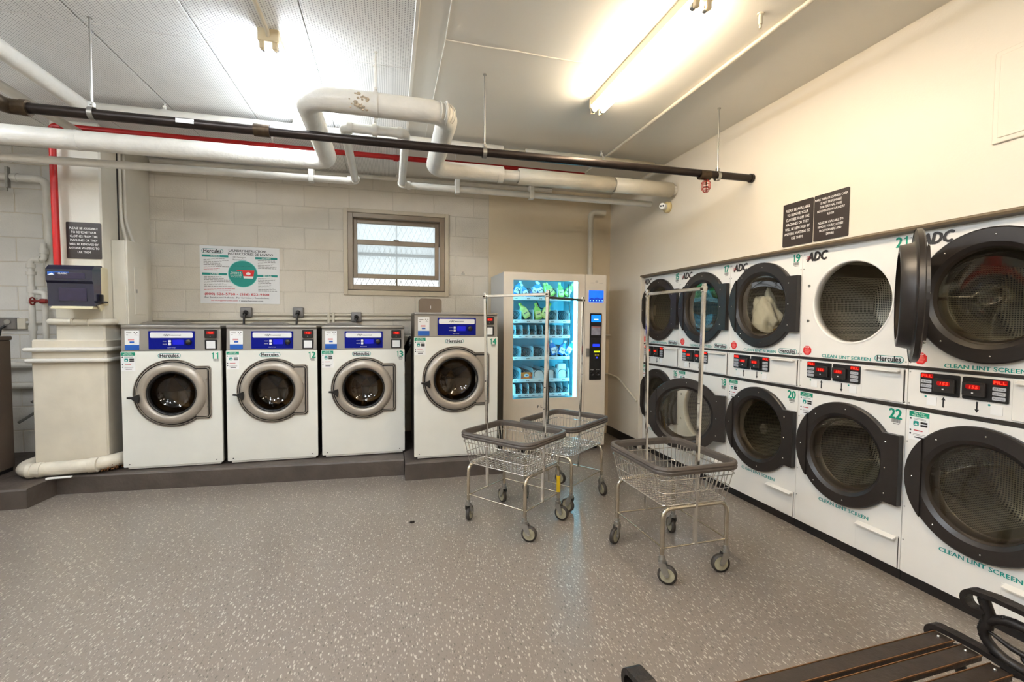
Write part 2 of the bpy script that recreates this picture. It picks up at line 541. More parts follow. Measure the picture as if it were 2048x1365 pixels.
# ceiling: perforated tiles on the left, smooth board on the right
ceil = struct(G().box((XL, YF, ZC+0.008), (4.3, YB+0.3, ZC+0.12)).build('ceiling', C_PAINT))
TX, TY = 0.592, 1.184
panel = G().box((0, 0, 0), (TX-0.004, TY-0.004, 0.012), 0.0025).mesh('ceiling_panel', C_TILE)
for i in range(8):
    for j in range(7):
        x0 = 0.138-TX*(i+1)
        y0 = YB-TY*(j+1)
        if x0 < XL-0.3:
            continue
        obj('ceiling_panel', panel, ceil, (x0+0.002, y0+0.002, ZC-0.003))
G().box((0.15, YF, ZC), (XR, YB, ZC+0.01)).build('smooth_board', C_PAINT, ceil)
G().box((0.128, YF, ZC-0.008), (0.152, YB, ZC+0.008), 0.003).build('edge_strip', C_PAINT, ceil)
# plaster seam on the smooth board
G().tube([(0.30, 2.2, ZC), (0.312, 2.765, ZC), (0.30, 4.3, ZC+0.001)], 0.003, 6).build('board_seam', C_PAINT, ceil)
G().tube([(0.312, 2.765, ZC), (0.55, 2.772, ZC), (0.74, 2.764, ZC-0.002), (0.95, 2.775, ZC), (1.2, 2.774, ZC)], 0.0055, 6).build('board_seam', mat('raised seam paint', (222, 214, 198), 0.4), ceil)

# trims
struct(G().box((XR-0.012, 4.724, 0), (XR, YB, 0.105), 0.003).build('baseboard_right', BASEB))
g = G().prism([(XR-0.006, 1.983), (XR-0.012, 1.972), (XR-0.004, 1.960), (XR+0.047, 1.955), (XR+0.047, 1.985)], 1.19, 4.722)
struct(g.build('trim_1', HEADER))
g = G().box((XR-0.006, 4.705, 0), (XR+0.045, 4.724, 1.985), 0.003)
struct(g.build('trim_2', W_PAINT))
# access hatch on the right wall
h = thing('access_hatch', 'square flush access hatch painted cream high on the right wall', 'hatch', (XR, 1.567, 2.295), R(-90))
G().box((0, -0.012, 0), (0.42, 0.0, 0.42), 0.003).build('frame', W_PAINT, h)
G().box((0.022, -0.016, 0.022), (0.398, -0.011, 0.398), 0.002).build('cover', W_PAINT, h)

# ------------------------------------------------------------------ window
win = struct(bpy.data.objects.new('window_1', None)); col.objects.link(win)
win.location = (0, YB, 0)
def frame_ring(g, x0, z0, x1, z1, wl, wt, y0, y1, bev=0.003, wb=None):
    wb = wt if wb is None else wb
    g.box((x0, y0, z0), (x0+wl, y1, z1), bev).box((x1-wl, y0, z0), (x1, y1, z1), bev)
    g.box((x0+wl, y0, z1-wt), (x1-wl, y1, z1), bev).box((x0+wl, y0, z0), (x1-wl, y1, z0+wb), bev)
    return g
frame_ring(G(), -0.512, 1.738, 0.66, 2.702, 0.046, 0.042, -0.022, 0.03, wb=0.055).build('window_trim', WINTR, win)
frame_ring(G(), -0.468, 1.80, 0.612, 2.662, 0.055, 0.052, 0.0, 0.16, wb=0.058).build('window_frame', WINFR, win)
frame_ring(G(), -0.42, 2.33, 0.556, 2.612, 0.048, 0.052, 0.085, 0.115, wb=0.03).build('sash', WINFR, win)
lower = frame_ring(G(), -0.412, 1.935, 0.548, 2.372, 0.046, 0.055, 0.05, 0.08, wb=0.05).build('sash', WINFR, win)
G().box((0.03, 0.03, 2.372), (0.09, 0.06, 2.384), 0.002).build('sash_lock', GALV, lower)
# panes of figured glass: diffuse daylight
fg = bpy.data.materials.new('figured glass'); fg.use_nodes = True
nt = fg.node_tree; nt.nodes.remove(nt.nodes['Principled BSDF'])
a = nt.nodes.new('ShaderNodeBsdfTransparent'); a.inputs[0].default_value = (0.9, 0.95, 0.95, 1)
b_ = nt.nodes.new('ShaderNodeBsdfTranslucent'); b_.inputs[0].default_value = (0.9, 0.94, 0.95, 1)
nz = nt.nodes.new('ShaderNodeTexNoise'); nz.inputs['Scale'].default_value = 60
mr = nt.nodes.new('ShaderNodeMapRange'); mr.inputs['To Min'].default_value = 0.35; mr.inputs['To Max'].default_value = 0.65
mx = nt.nodes.new('ShaderNodeMixShader')
nt.links.new(nz.outputs['Fac'], mr.inputs[0]); nt.links.new(mr.outputs[0], mx.inputs[0])
nt.links.new(a.outputs[0], mx.inputs[1]); nt.links.new(b_.outputs[0], mx.inputs[2])
nt.links.new(mx.outputs[0], nt.nodes['Material Output'].inputs['Surface'])
G().box((-0.372, 0.097, 2.36), (0.508, 0.101, 2.56)).build('pane', fg, win)
G().box((-0.366, 0.062, 1.985), (0.502, 0.066, 2.317)).build('pane', fg, win)
G().box((-0.366, 0.1, 2.200), (0.502, 0.13, 2.235), 0.003).build('outer_rail', WINFR, win)
g = G()
for i in range(25):                                     # expanded-metal guard outside
    x = -0.75+i*0.062
    g.tube([(x, 0.21, 1.80), (x+0.43, 0.21, 2.65)], 0.0034, 4, cap=False)
    g.tube([(x+0.43, 0.212, 1.80), (x, 0.212, 2.65)], 0.0034, 4, cap=False)
g.v = [(min(max(x, -0.47), 0.61), y, z) for x, y, z in g.v]
g.build('security_mesh', GALV, win)
G().box((0.055, 0.195, 1.80), (0.075, 0.207, 2.65)).build('mesh_bar', WINFR, win)

# ------------------------------------------------------------------ platform
def slab(name, poly, z, label, dz=0.0):
    g = G()
    n = len(poly)
    ins = []
    cx = sum(p[0] for p in poly)/n; cy = sum(p[1] for p in poly)/n
    vs = [(x, y, 0) for x, y in poly]+[(x, y, z-0.012) for x, y in poly]+[(x, y+0.012, z) for x, y in poly]
    fs = [tuple(range(2*n, 3*n))]
    for a_ in range(n):
        b2 = (a_+1) % n
        fs += [(a_, b2, n+b2, n+a_), (n+a_, n+b2, 2*n+b2, 2*n+a_)]
    g.add(vs, fs)
    return tag(g.build(name, CONC), label, 'platform', 'concrete platforms along the back wall')
PZ = 0.15
slab('concrete_platform', [(XL+0.002, 4.285), (-2.69, 4.285), (-2.665, 4.57), (0.112, 4.405), (0.112, YB-0.02), (XL+0.002, YB-0.02)], PZ,
     'long low grey painted concrete platform under washers 11 to 13 and the column')
slab('concrete_platform', [(0.118, 4.245), (1.04, 4.235), (1.04, YB-0.02), (0.118, YB-0.02)], 0.16,
     'short grey concrete platform standing forward under washer 14')

# ------------------------------------------------------------------ column with pedestal
c = thing('column', 'off-white painted column with a lumpy plaster pedestal beside washer 11', 'column', (-2.53, 4.66, 0))
def CL(x, y, z): return (x+2.53, y-4.66, z)
G().box(CL(-2.70, 4.675, 1.2), CL(-2.355, YB-0.002, ZC-0.004), 0.012).build('shaft', G_PAINT, c)
g = G()
bm = bmesh.new(); bmesh.ops.create_cube(bm, size=1)
for v in bm.verts:
    v.co = Vector((-2.605+v.co.x*0.52, 5.08+v.co.y*0.835, 0.715+v.co.z*1.12))
bmesh.ops.bevel(bm, geom=bm.edges[:], offset=0.014, segments=1, affect='EDGES')
bmesh.ops.subdivide_edges(bm, edges=bm.edges[:], cuts=5, use_grid_fill=True)
for v in bm.verts:
    v.co += Vector((random.uniform(-1, 1), random.uniform(-1, 0.3), random.uniform(-0.5, 0.5)))*0.0015
    v.co = Vector(CL(*v.co))
g.bm(bm, False)
g.build('pedestal', PED_PAINT, c)
for z, xa in ((1.193, -2.885), (1.102, -2.875)):
    g = G().tube(rounded([CL(xa, 4.635, z), CL(-2.325, 4.635, z), CL(-2.325, 5.2, z)], 0.03, 4), 0.018, 8)
    g.sphere(CL(xa, 4.635, z), 0.018, 8)
    g.build('pedestal_rail', PIPE, c)
g = G().tube(rounded([CL(-2.715, 4.648, 1.425), CL(-2.33, 4.648, 1.425), CL(-2.33, 4.78, 1.425)], 0.03, 4), 0.027, 8).sphere(CL(-2.715, 4.648, 1.425), 0.027, 8)
g.build('strap_rail', G_PAINT, c)
g = G()
for x in (-2.575, -2.56, -2.46):
    g.cyl(CL(x, 4.648, 1.425), CL(x+0.01, 4.648, 1.425), 0.032, n=10)
g.build('rail_collar', G_PAINT, c)

# ------------------------------------------------------------------ pipes
def pipe(name, label, pts, r, material, fillet=0.0, n=14, cat='pipe', group=None):
    base = Vector(pts[0])
    t = thing(name, label, cat, base, 0, group)
    P = [Vector(p)-base for p in pts]
    if fillet:
        P = rounded(P, fillet, 7)
    G().tube(P, r, n).build('pipe_run', material, t)
    return t, base
def ring(t, base, p, d, r, w, material, name='coupling', n=14):
    p = Vector(p)-base; d = Vector(d).normalized()
    return G().cyl(p-d*w/2, p+d*w/2, r, n=n).build(name, material, t)
def hanger(t, base, p, r, material=PIPE, top=ZC):
    """threaded rod and clevis from the ceiling to a pipe along x at p"""
    p = Vector(p)-base; zt = top-base.z
    g = G().cyl((p.x, p.y, p.z+r), (p.x, p.y, zt), 0.0055, n=6)
    g.cyl((p.x, p.y, zt-0.006), (p.x, p.y, zt), 0.013, n=8)
    rod = g.build('hanger_rod', material, t)
    ci = [(p.x, p.y+(r+0.004)*math.cos(a*math.pi/8), p.z+(r+0.004)*math.sin(a*math.pi/8)) for a in range(16)]
    g = G()
    n = 16
    vs = []
    for k in range(n):
        y, z = ci[k][1], ci[k][2]
        vs += [(p.x-0.013, y, z), (p.x+0.013, y, z)]
    g.add(vs, [(2*k, 2*k+1, (2*k+3) % 32, (2*k+2) % 32) for k in range(n)], True)
    g.box((p.x-0.011, p.y-0.012, p.z+r), (p.x+0.011, p.y+0.012, p.z+r+0.03), 0.002)
    g.cyl((p.x, p.y-0.02, p.z+r+0.015), (p.x, p.y+0.02, p.z+r+0.015), 0.006, n=6)
    g.build('hanger_ring', material, t)

# insulated main with its expansion loop towards the room
ZI = 2.768
t, b0 = pipe('insulated_pipe', 'fat white insulated pipe with a large square expansion loop below the ceiling', [(-4.55, 4.1, ZI-0.034), (-0.487, 4.1, ZI-0.016), (-0.487, 3.0, ZI), (0.36, 3.0, ZI), (0.36, 4.1, ZI), (0.97, 4.1, ZI+0.004)], 0.07, PIPE, 0.14, 20)
G().cyl(Vector((0.36, 3.0, ZI))-b0+Vector((-0.02, 0, 0)), Vector((0.36, 3.0, ZI))-b0+Vector((-0.012, 0, 0)), 0.0735, n=20).build('jacket_seam', PIPE, t)
g = G()
for i in range(5):                                       # wrinkles on the outer elbow
    a = R(-75+i*26)
    c0 = Vector((0.285, 3.075, ZI))-b0
    pts = []
    for kk in range(7):
        th = R(-50+kk*17)
        rr = 0.075+0.072*math.cos(th)
        aa = a*0.45-R(45)
        pts.append((c0.x+rr*math.cos(aa)*0.95, c0.y+rr*math.sin(aa)*0.95, c0.z+0.072*math.sin(th)))
    g.tube(pts, 0.004, 6)
g.build('jacket_wrinkle', PIPE, t)
g = G()
for i in range(26):                                      # damaged jacket patch
    a = R(random.uniform(150, 235)); x = random.uniform(-0.235, -0.12)
    q = Vector((x, 3.0+0.071*math.cos(a), ZI+0.071*math.sin(math.pi-a)))-b0
    g.sphere(q, random.uniform(0.004, 0.011), 6, (1.3, 0.5, 1))
g.build('flaking_patch', mat('flaking insulation', (176, 160, 136), 0.9, var=0.35, scale=90), t)
for x, y in ((-0.086, 3.0),):
    hanger(t, b0, (x, y, ZI), 0.072, PIPE)
for x in (0.95,):
    ring(t, b0, (x, 4.1, ZI), (1, 0, 0), 0.073, 0.05, PIPE, 'jacket_end', 20)
# bare stub and the jacketed sections to the wall
G().cyl(Vector((0.96, 4.1, ZI))-b0, Vector((2.735, 4.1, ZI))-b0, 0.05, n=18).build('bare_pipe', PIPE, t)
G().lathe([(0.056, 1.12), (0.072, 1.122), (0.072, 2.055), (0.06, 2.06)], (-b0.x, 4.1-b0.y, ZI-b0.z), 20, 'x').build('jacket_section', PIPE2, t)
G().lathe([(0.06, 2.075), (0.072, 2.077), (0.072, 2.69), (0.056, 2.692)], (-b0.x, 4.1-b0.y, ZI-b0.z), 20, 'x').build('jacket_section', PIPE2, t)
ring(t, b0, (-2.19, 4.1, ZI-0.024), (1, 0, 0.004), 0.072, 0.02, PIPE, 'jacket_band', 20)

# thin white pipe with a smaller loop
ZT = 2.678
t, b0 = pipe('thin_pipe', 'slim white pipe with a small loop running under the insulated main', [(-4.55, 4.345, ZT-0.045), (-0.30, 4.345, ZT), (-0.284, 3.16, ZT), (0.098, 3.16, ZT), (0.098, 4.345, ZT), (2.62, 4.345, ZT+0.004)], 0.03, PIPE, 0.04, 12)
for p, d in (((-0.25, 3.16, ZT), (1, 0, 0)), ((0.06, 3.16, ZT), (1, 0, 0)), ((-0.097, 3.16, ZT), (1, 0, 0)), ((-0.35, 4.345, ZT), (1, 0, 0)), ((0.16, 4.345, ZT), (1, 0, 0)), ((-0.298, 4.29, ZT), (0, 1, 0)), ((0.098, 4.29, ZT), (0, 1, 0))):
    ring(t, b0, p, d, 0.038, 0.03, PIPE)
hanger(t, b0, (-0.097, 3.16, ZT), 0.035, PIPE)
for x in (-0.66, 0.60, 1.32):
    g = G().box((x-0.022-b0.x, 4.31-b0.y, ZT-0.04-b0.z), (x+0.022-b0.x, 4.38-b0.y, ZT+0.09-b0.z), 0.004)
    g.build('pipe_bracket', PIPE, t)

# upper white pipe tight to the ceiling, with its leg coming forward on the left
t, b0 = pipe('ceiling_pipe', 'white painted pipe running tight below the ceiling above the insulated main', [(-2.15, -2.5, 2.985), (-2.15, 4.13, 2.985), (0.98, 4.13, 2.985)], 0.052, PIPE, 0.08, 14)
G().cyl(Vector((0.97, 4.13, 2.98))-b0, Vector((2.735, 4.13, 2.98))-b0, 0.036, n=12).build('bare_pipe', PIPE2, t)
G().lathe([(0.036, 1.19), (0.052, 1.192), (0.052, 2.50), (0.036, 2.502)], (-b0.x, 4.13-b0.y, 2.98-b0.z), 14, 'x').build('jacket_section', PIPE2, t)
for x in (-1.655, -0.75, 0.42, 1.95):
    hanger(t, b0, (x, 4.13, 2.985), 0.052, PIPE)
t, b0 = pipe('ceiling_branch_pipe', 'narrow white pipe running from the camera towards the red pipe at upper left', [(-2.44, -2.5, 2.955), (-2.44, 5.2, 2.955)], 0.032, PIPE)
t, b0 = pipe('wall_pipe', 'thin white pipe high along the back wall behind the loops', [(-2.3, 5.4, 3.02), (1.9, 5.4, 3.05)], 0.024, PIPE)
hanger(t, b0, (0.07, 5.4, 3.045), 0.024)

# red fire pipe
t, b0 = pipe('red_pipe', 'bright red fire pipe dropping down the column and running along the ceiling', [(-2.635, 4.615, 1.75), (-2.635, 4.6, 3.0), (1.98, 4.6, 3.004)], 0.024, RED, 0.035, 12)
ring(t, b0, (-2.635, 4.6, 2.945), (0, 0, 1), 0.033, 0.04, RED, 'elbow_collar')
ring(t, b0, (-2.585, 4.6, 2.996), (1, 0, 0), 0.033, 0.04, RED, 'elbow_collar')
for x in (-1.02, 0.05, 0.62):
    ring(t, b0, (x, 4.6, 2.998), (1, 0, 0), 0.031, 0.045, RED, 'tee')
    G().cyl(Vector((x, 4.6, 3.0))-b0, Vector((x, 4.6, ZC))-b0, 0.009, n=6).build('hanger_rod', PIPE, t)

# black iron pipe across the room
YK, ZK = 3.073, 2.572
t, b0 = pipe('black_iron_pipe', 'long black iron pipe hung across the room in front of the white pipes', [(-1.90, YK, ZK-0.006), (2.735, YK, ZK+0.012)], 0.028, IRON, n=14)
pb = Vector((-1.955, YK, ZK-0.006))-b0
G().tube(rounded([pb+Vector((0.085, 0, 0)), pb, pb+Vector((0, -0.10, 0.0))], 0.05, 6), 0.039, 12).build('elbow', BRASS, t)
G().tube([pb+Vector((0, -0.09, 0)), pb+Vector((0, -1.9, 0))], 0.028, 12).build('pipe_run', IRON, t)
ring(t, b0, (-1.87, YK, ZK-0.006), (1, 0, 0), 0.042, 0.03, BRASS)
for x in (-0.735, 2.305):
    ring(t, b0, (x, YK, ZK), (1, 0, 0), 0.037, 0.085, BRASS)
ring(t, b0, (2.725, YK, ZK+0.012), (1, 0, 0), 0.034, 0.02, IRON, 'wall_flange')
for x in (-1.575, 0.605, 2.42):
    hanger(t, b0, (x, YK, ZK), 0.03, GALV)
G().box((-1.17-b0.x, YK-0.0295-b0.y, ZK-0.012-b0.z), (-1.08-b0.x, YK-0.024-b0.y, ZK+0.012-b0.z)).build('pipe_sticker', PAPER, t)
# wire guard hanging from it
g = G()
for a in range(4):
    dx, dy = 0.032*math.cos(R(45*a)), 0.032*math.sin(R(45*a))
    g.tube([(dx*0.4, dy*0.4, 0), (dx, dy, -0.02), (dx, dy, -0.065), (dx*0.5, dy*0.5, -0.09), (-dx*0.5, -dy*0.5, -0.09), (-dx, -dy, -0.065), (-dx, -dy, -0.02), (-dx*0.4, -dy*0.4, 0)], 0.0022, 5)
for z, r in ((-0.02, 0.032), (-0.065, 0.032)):
    g.tube([(r*math.cos(R(20*k)), r*math.sin(R(20*k)), z) for k in range(18)], 0.0022, 5, closed=True)
t = thing('sprinkler_head', 'small sprinkler head in a red wire cage under the black iron pipe', 'sprinkler', (2.318, YK, ZK-0.036))
g.build('wire_cage', mat('copper red wire', (170, 52, 40), 0.35, metal=0.5), t)
G().cyl((0, 0, 0.0), (0, 0, -0.035), 0.009, n=10).lathe([(0.0, -0.05), (0.02, -0.05), (0.02, -0.053), (0, -0.053)], (0, 0, 0), 12, 'z').build('nozzle', BRASS, t)

# empty rod hook and conduits on the ceiling
t = tag(G().cyl((0, 0, 0), (0, 0, -0.055), 0.011, n=8).cyl((0, 0, -0.055), (0, 0, -0.075), 0.007, n=8).cyl((0, 0, -0.004), (0, 0, 0), 0.02, n=8).build('ceiling_anchor', PIPE2, None, (1.895, 2.1, ZC)), 'stub of a cut hanger rod on the ceiling beside the thin conduit', 'anchor')
pipe('ceiling_conduit', 'straight thin conduit fixed to the smooth ceiling right of the warm light', [(2.042, -2.5, ZC-0.014), (2.042, 4.7, ZC-0.014)], 0.013, PIPE2, n=8, group='ceiling conduits')
pipe('ceiling_conduit', 'cream conduit feeding the cool light fixture on the tiled ceiling', [(-0.665, -2.5, ZC-0.02), (-0.662, 2.9, ZC-0.02), (-0.662, 2.93, ZC-0.045)], 0.012, PIPE2, n=8, group='ceiling conduits')
# drop pipe behind the vending machine
t, b0 = pipe('drop_pipe', 'cream pipe dropping down the back wall behind the vending machine', [(2.60, 5.37, 2.82), (2.405, 5.37, 2.82), (2.425, 5.40, 0.3)], 0.034, PIPE2, 0.08, 12)
pipe('wall_conduit', 'thin cream conduit on the right wall between vending machine and dryers', [(2.42, 5.44, 0.79), (2.718, 5.44, 0.785), (2.722, 5.20, 0.765), (2.722, 4.735, 0.55)], 0.013, PIPE2, 0.03, 8)
pipe('wall_conduit', 'short thin conduit at mid height behind the vending machine', [(2.36, 5.44, 1.29), (2.735, 5.44, 1.285)], 0.012, PIPE2, 0, 8)
# emergency lamp head at the end of the thin pipe
t = thing('alarm_horn', 'yellowed round wall device with a white two-eyed nozzle at the thin pipe end', 'alarm', (2.739, 4.20, 2.625))
G().lathe([(0.0, 0.0), (0.055, 0.0), (0.055, -0.03), (0.045, -0.045), (0.0, -0.045)], (0, 0, 0), 20, 'x').build('base', CREAMP, t)
g = G().cyl((-0.04, 0, 0.0), (-0.11, -0.05, -0.005), 0.033, 0.03, n=16)
nz_ = g.build('nozzle', WINK, t)
dv = Vector((-0.07, -0.05, -0.005)).normalized(); sd = Vector((-dv.y, dv.x, 0)).normalized()
for s_ in (-1, 1):
    q = Vector((-0.11, -0.05, -0.005))+sd*0.012*s_
    G().cyl(q, q+dv*0.003, 0.009, n=10).build('eye', BLACK, nz_)

# pipes on the block wall left of the column
t, b0 = pipe('bent_wall_pipe', 'white pipe turning down the block wall at the far left', [(-4.5, 5.41, 2.765), (-3.15, 5.41, 2.765), (-3.145, 5.41, 1.9)], 0.035, PIPE, 0.09, 12)
ring(t, b0, (-3.38, 5.41, 2.765), (1, 0, 0), 0.042, 0.02, PIPE)
g = G().box((-3.44-b0.x, 5.36-b0.y, 2.66-b0.z), (-3.42-b0.x, 5.40-b0.y, 2.85-b0.z)).box((-3.62-b0.x, 5.38-b0.y, 2.63-b0.z), (-3.44-b0.x, 5.40-b0.y, 2.66-b0.z))
g.build('pipe_bracket', GALV, t)
t, b0 = pipe('valve_pipe', 'white plumbing riser with elbows and fittings left of the column', [(-3.145, 5.33, 2.12), (-3.145, 5.33, 2.0), (-3.25, 5.33, 2.0), (-3.25, 5.33, 1.25)], 0.024, PIPE, 0.03, 10)
for p, d, r, w in (((-3.145, 5.33, 2.08), (0, 0, 1), 0.034, 0.05), ((-3.145, 5.33, 2.13), (0, 0, 1), 0.022, 0.05), ((-3.185, 5.33, 2.0), (1, 0, 0), 0.033, 0.03), ((-3.25, 5.33, 1.94), (0, 0, 1), 0.034, 0.04), ((-3.25, 5.33, 1.87), (0, 0, 1), 0.038, 0.03),
                   ((-3.25, 5.33, 1.72), (0, 0, 1), 0.034, 0.06), ((-3.25, 5.33, 1.62), (0, 0, 1), 0.038, 0.05), ((-3.25, 5.33, 1.36), (0, 0, 1), 0.032, 0.05), ((-3.25, 5.33, 1.33), (0, 0, 1), 0.026, 0.1)):
    ring(t, b0, p, d, r, w, PIPE, 'fitting')
G().tube(rounded([Vector((-3.25, 5.33, 1.70))-b0, Vector((-3.15, 5.33, 1.69))-b0, Vector((-3.15, 5.33, 1.25))-b0], 0.03, 5), 0.024, 10).build('branch', PIPE, t)
vw = G().tube([(-3.21-b0.x, 5.27-b0.y+0.033*math.cos(R(30*k)), 1.61-b0.z+0.033*math.sin(R(30*k))) for k in range(12)], 0.007, 6, closed=True)
vw.cyl((-3.23-b0.x, 5.27-b0.y, 1.61-b0.z), (-3.08-b0.x, 5.27-b0.y, 1.61-b0.z), 0.011, n=8)
vw.cyl((-3.15-b0.x, 5.27-b0.y, 1.61-b0.z), (-3.10-b0.x, 5.27-b0.y, 1.61-b0.z), 0.022, n=8)
vw.build('valve_handle', mat('rusty red valve', (132, 30, 24), 0.5, var=0.3, scale=30), t)
t, b0 = pipe('outlet_conduit', 'thin white conduit at outlet height on the left block wall', [(-4.5, 5.475, 1.412), (-2.72, 5.475, 1.412)], 0.014, PIPE, n=8)
t = thing('outlet_box', 'grey outlet box with a round socket on the left block wall', 'outlet', (-3.525, YB, 1.40))
G().box((-0.075, -0.05, -0.055), (0.075, 0.0, 0.055), 0.006).build('box', OUTB, t)
G().cyl((0.01, -0.05, 0.015), (0.01, -0.062, 0.015), 0.024, n=14).build('socket', GALV, t)
G().tube([(-0.005, -0.06, -0.02), (-0.03, -0.08, -0.05), (-0.05, -0.08, -0.16), (-0.055, -0.07, -0.3)], 0.012, 8).build('cord', BLACK, t)
G().box((0.075, -0.045, -0.055), (0.14, 0.0, 0.05), 0.004).build('junction_box', PIPE2, t)
# stained floor pipe
t, b0 = pipe('floor_drain_pipe', 'stained fat white drain pipe lying on the platform in front of the column', [(-2.75, 4.98, 0.235), (-2.945, 4.80, 0.222), (-2.90, 4.56, 0.215), (-2.66, 4.575, 0.217), (-2.38, 4.59, 0.226), (-2.16, 4.86, 0.25)], 0.056, PVC, 0.13, 16)
for x, y, z, d in ((-2.83, 4.564, 0.215, (1, 0.05, 0)), (-2.77, 4.567, 0.216, (1, 0.05, 0)), (-2.43, 4.588, 0.225, (1, 0.05, 0.02)), (-2.40, 4.59, 0.226, (1, 0.05, 0.02))):
    ring(t, b0, (x, y, z), d, 0.061, 0.03, PVC)
g = G()
for i in range(40):
    x = random.uniform(-2.38, -2.22); a = R(random.uniform(190, 330))
    q = Vector((x, 4.60+max(0, x+2.36)*0.9+0.056*math.cos(a), 0.226+0.057*math.sin(a)))-b0
    g.sphere(q, random.uniform(0.003, 0.008), 5)
g.build('rust_crust', mat('rust stain', (130, 84, 44), 0.9, var=0.4, scale=60), t)
tag(G().box((0, 0, 0), (0.165, 0.028, 0.012), 0.002).build('plastic_strip', WINK, None, (-2.70, 4.50, PZ)), 'short white plastic strip lying on the platform edge below the drain pipe', 'strip').rotation_euler = (0, 0, R(4))

# electrical panel and conduits on the side of the column
t = thing('electrical_panel', 'cream electrical panel box on the side of the column above washer 11', 'panel', (-2.355, 4.80, 1.40))
G().box((0, 0, 0), (0.105, 0.335, 0.74), 0.006).build('box', G_PAINT, t)
G().box((0.105, 0.0, 0.0), (0.118, 0.34, 0.745), 0.003).build('cover', G_PAINT, t)
d_ = G().box((0.118, 0.10, 0.09), (0.124, 0.285, 0.52), 0.002).build('panel_door', G_PAINT, t)
G().box((0.124, 0.115, 0.285), (0.128, 0.14, 0.32), 0.002).build('latch', GALV, d_)
pipe('panel_conduit', 'thin cream conduit nearer the room rising from the electrical panel', [(-2.30, 4.94, 2.13), (-2.335, 4.93, 2.32), (-2.34, 4.93, ZC-0.01)], 0.014, G_PAINT, 0.1, 8, group='panel conduits')
pipe('panel_conduit', 'thin cream conduit nearer the back wall rising from the electrical panel', [(-2.28, 5.02, 2.13), (-2.335, 5.00, 2.32), (-2.34, 5.00, ZC-0.01)], 0.014, G_PAINT, 0.1, 8, group='panel conduits')
tag(G().box((0, 0, 0), (0.012, 0.004, 1.7), 0.001).build('cover_strip', TRIMBLK, None, (-2.357, 4.915, 1.30)), 'thin dark joint strip running down the side of the column', 'strip')

# outlets and conduits along the back wall behind the washers
cz = 1.46
pipe('long_conduit', 'long cream conduit along the block wall behind the washers', [(-2.34, 5.482, 1.445), (0.24, 5.482, 1.475)], 0.016, PIPE2, n=8)
pipe('long_conduit', 'upper cream conduit between the grey outlet boxes', [(-1.42, 5.484, 1.505), (0.26, 5.484, 1.518)], 0.012, PIPE2, n=8)
tag(G().box((-2.33, YB-0.025, 1.405), (-0.62, YB, 1.425), 0.004).build('wire_channel', PIPE2), 'slim cream wiring channel on the block wall below the conduits', 'channel')
for x in (-0.67, -0.62):
    tag(G().box((x-0.013, YB-0.035, 1.10), (x+0.013, YB-0.005, 1.54), 0.004).build('conduit_clamp', PIPE2), 'upright cream strap holding the conduits, %s washer 13' % ('left one behind' if x < -0.65 else 'right one behind'), 'clamp')
for k, (x, z, who) in enumerate(((-1.488, 1.53, '11 and 12'), (-0.978, 1.535, '12 and its right edge'), (-0.377, 1.49, '13'))):
    t = thing('outlet_box', ['grey outlet box with black plug below the laundry poster', 'grey outlet box with black plug left of the window', 'grey outlet box with black plug just under the window'][k], 'outlet', (x, YB, z), 0, 'outlet boxes behind the washers')
    G().box((-0.055, -0.045, -0.055), (0.055, 0.0, 0.055), 0.01, 2).build('box', OUTB, t)
    G().cyl((0, -0.045, 0.0), (0, -0.085, -0.02), 0.026, 0.02, n=12).build('plug', BLACK, t)
    G().tube([(0, -0.085, -0.02), (-0.003, -0.10, -0.06), (-0.012, -0.10, -0.25), (-0.02, -0.08, -0.4)], 0.011, 8).build('cord', BLACK, t)

# ================================================================== fluorescent fixtures
def fixture(x, y, label, tube):
    t = thing('fluorescent_fixture', label, 'light', (x, y, ZC), 0, 'twin-tube fluorescent fixtures on the ceiling')
    G().box((-0.05, 0.03, -0.058), (0.05, 1.19, 0.0), 0.004).build('housing', FIXT, t)
    for ya, yb in ((0.0, 0.03), (1.19, 1.22)):
        e = G().box((-0.055, ya, -0.072), (0.055, yb, 0.0), 0.004).build('end_cap', FIXT, t)
        for s in (-1, 1):
            G().box((s*0.033-0.014, ya+0.003, -0.112), (s*0.033+0.014, yb-0.003, -0.07), 0.004).build('lamp_holder', FIXT, e)
    for s in (-1, 1):
        G().cyl((s*0.033, 0.04, -0.092), (s*0.033, 1.18, -0.092), 0.0165, n=10).build('tube', tube, t)
        g = G().cyl((s*0.033, 0.027, -0.092), (s*0.033, 0.05, -0.092), 0.0175, n=10).cyl((s*0.033, 1.17, -0.092), (s*0.033, 1.193, -0.092), 0.0175, n=10)
        g.build('tube_cap', GALV, t)
fixture(-0.662, 2.92, 'cool white twin-tube fluorescent fixture on the perforated ceiling behind the pipe loop', TUBE_C)
fixture(1.465, 1.985, 'warm twin-tube fluorescent fixture on the smooth ceiling at upper right', TUBE_W)
fixture(1.1, -0.4, 'added unseen warm twin-tube fluorescent fixture nearest the cream wall hatch, overhead', TUBE_W)  # this and those below: unseen fixtures added to brighten the room
fixture(-0.662, -1.3, 'added unseen cool twin-tube fluorescent fixture overhead behind the bench', TUBE_C)
fixture(-0.662, 0.75, 'added unseen cool twin-tube fluorescent fixture overhead in line with the one by the loop', TUBE_C)
fixture(-1.55, 0.9, 'added unseen cool twin-tube fluorescent fixture overhead left of the line by the loop', TUBE_C)
fixture(-3.35, 2.5, 'added unseen cool twin-tube fluorescent fixture overhead above the brown machine', TUBE_C)
fixture(-2.8, -0.4, 'added unseen cool twin-tube fluorescent fixture overhead at far left', TUBE_C)

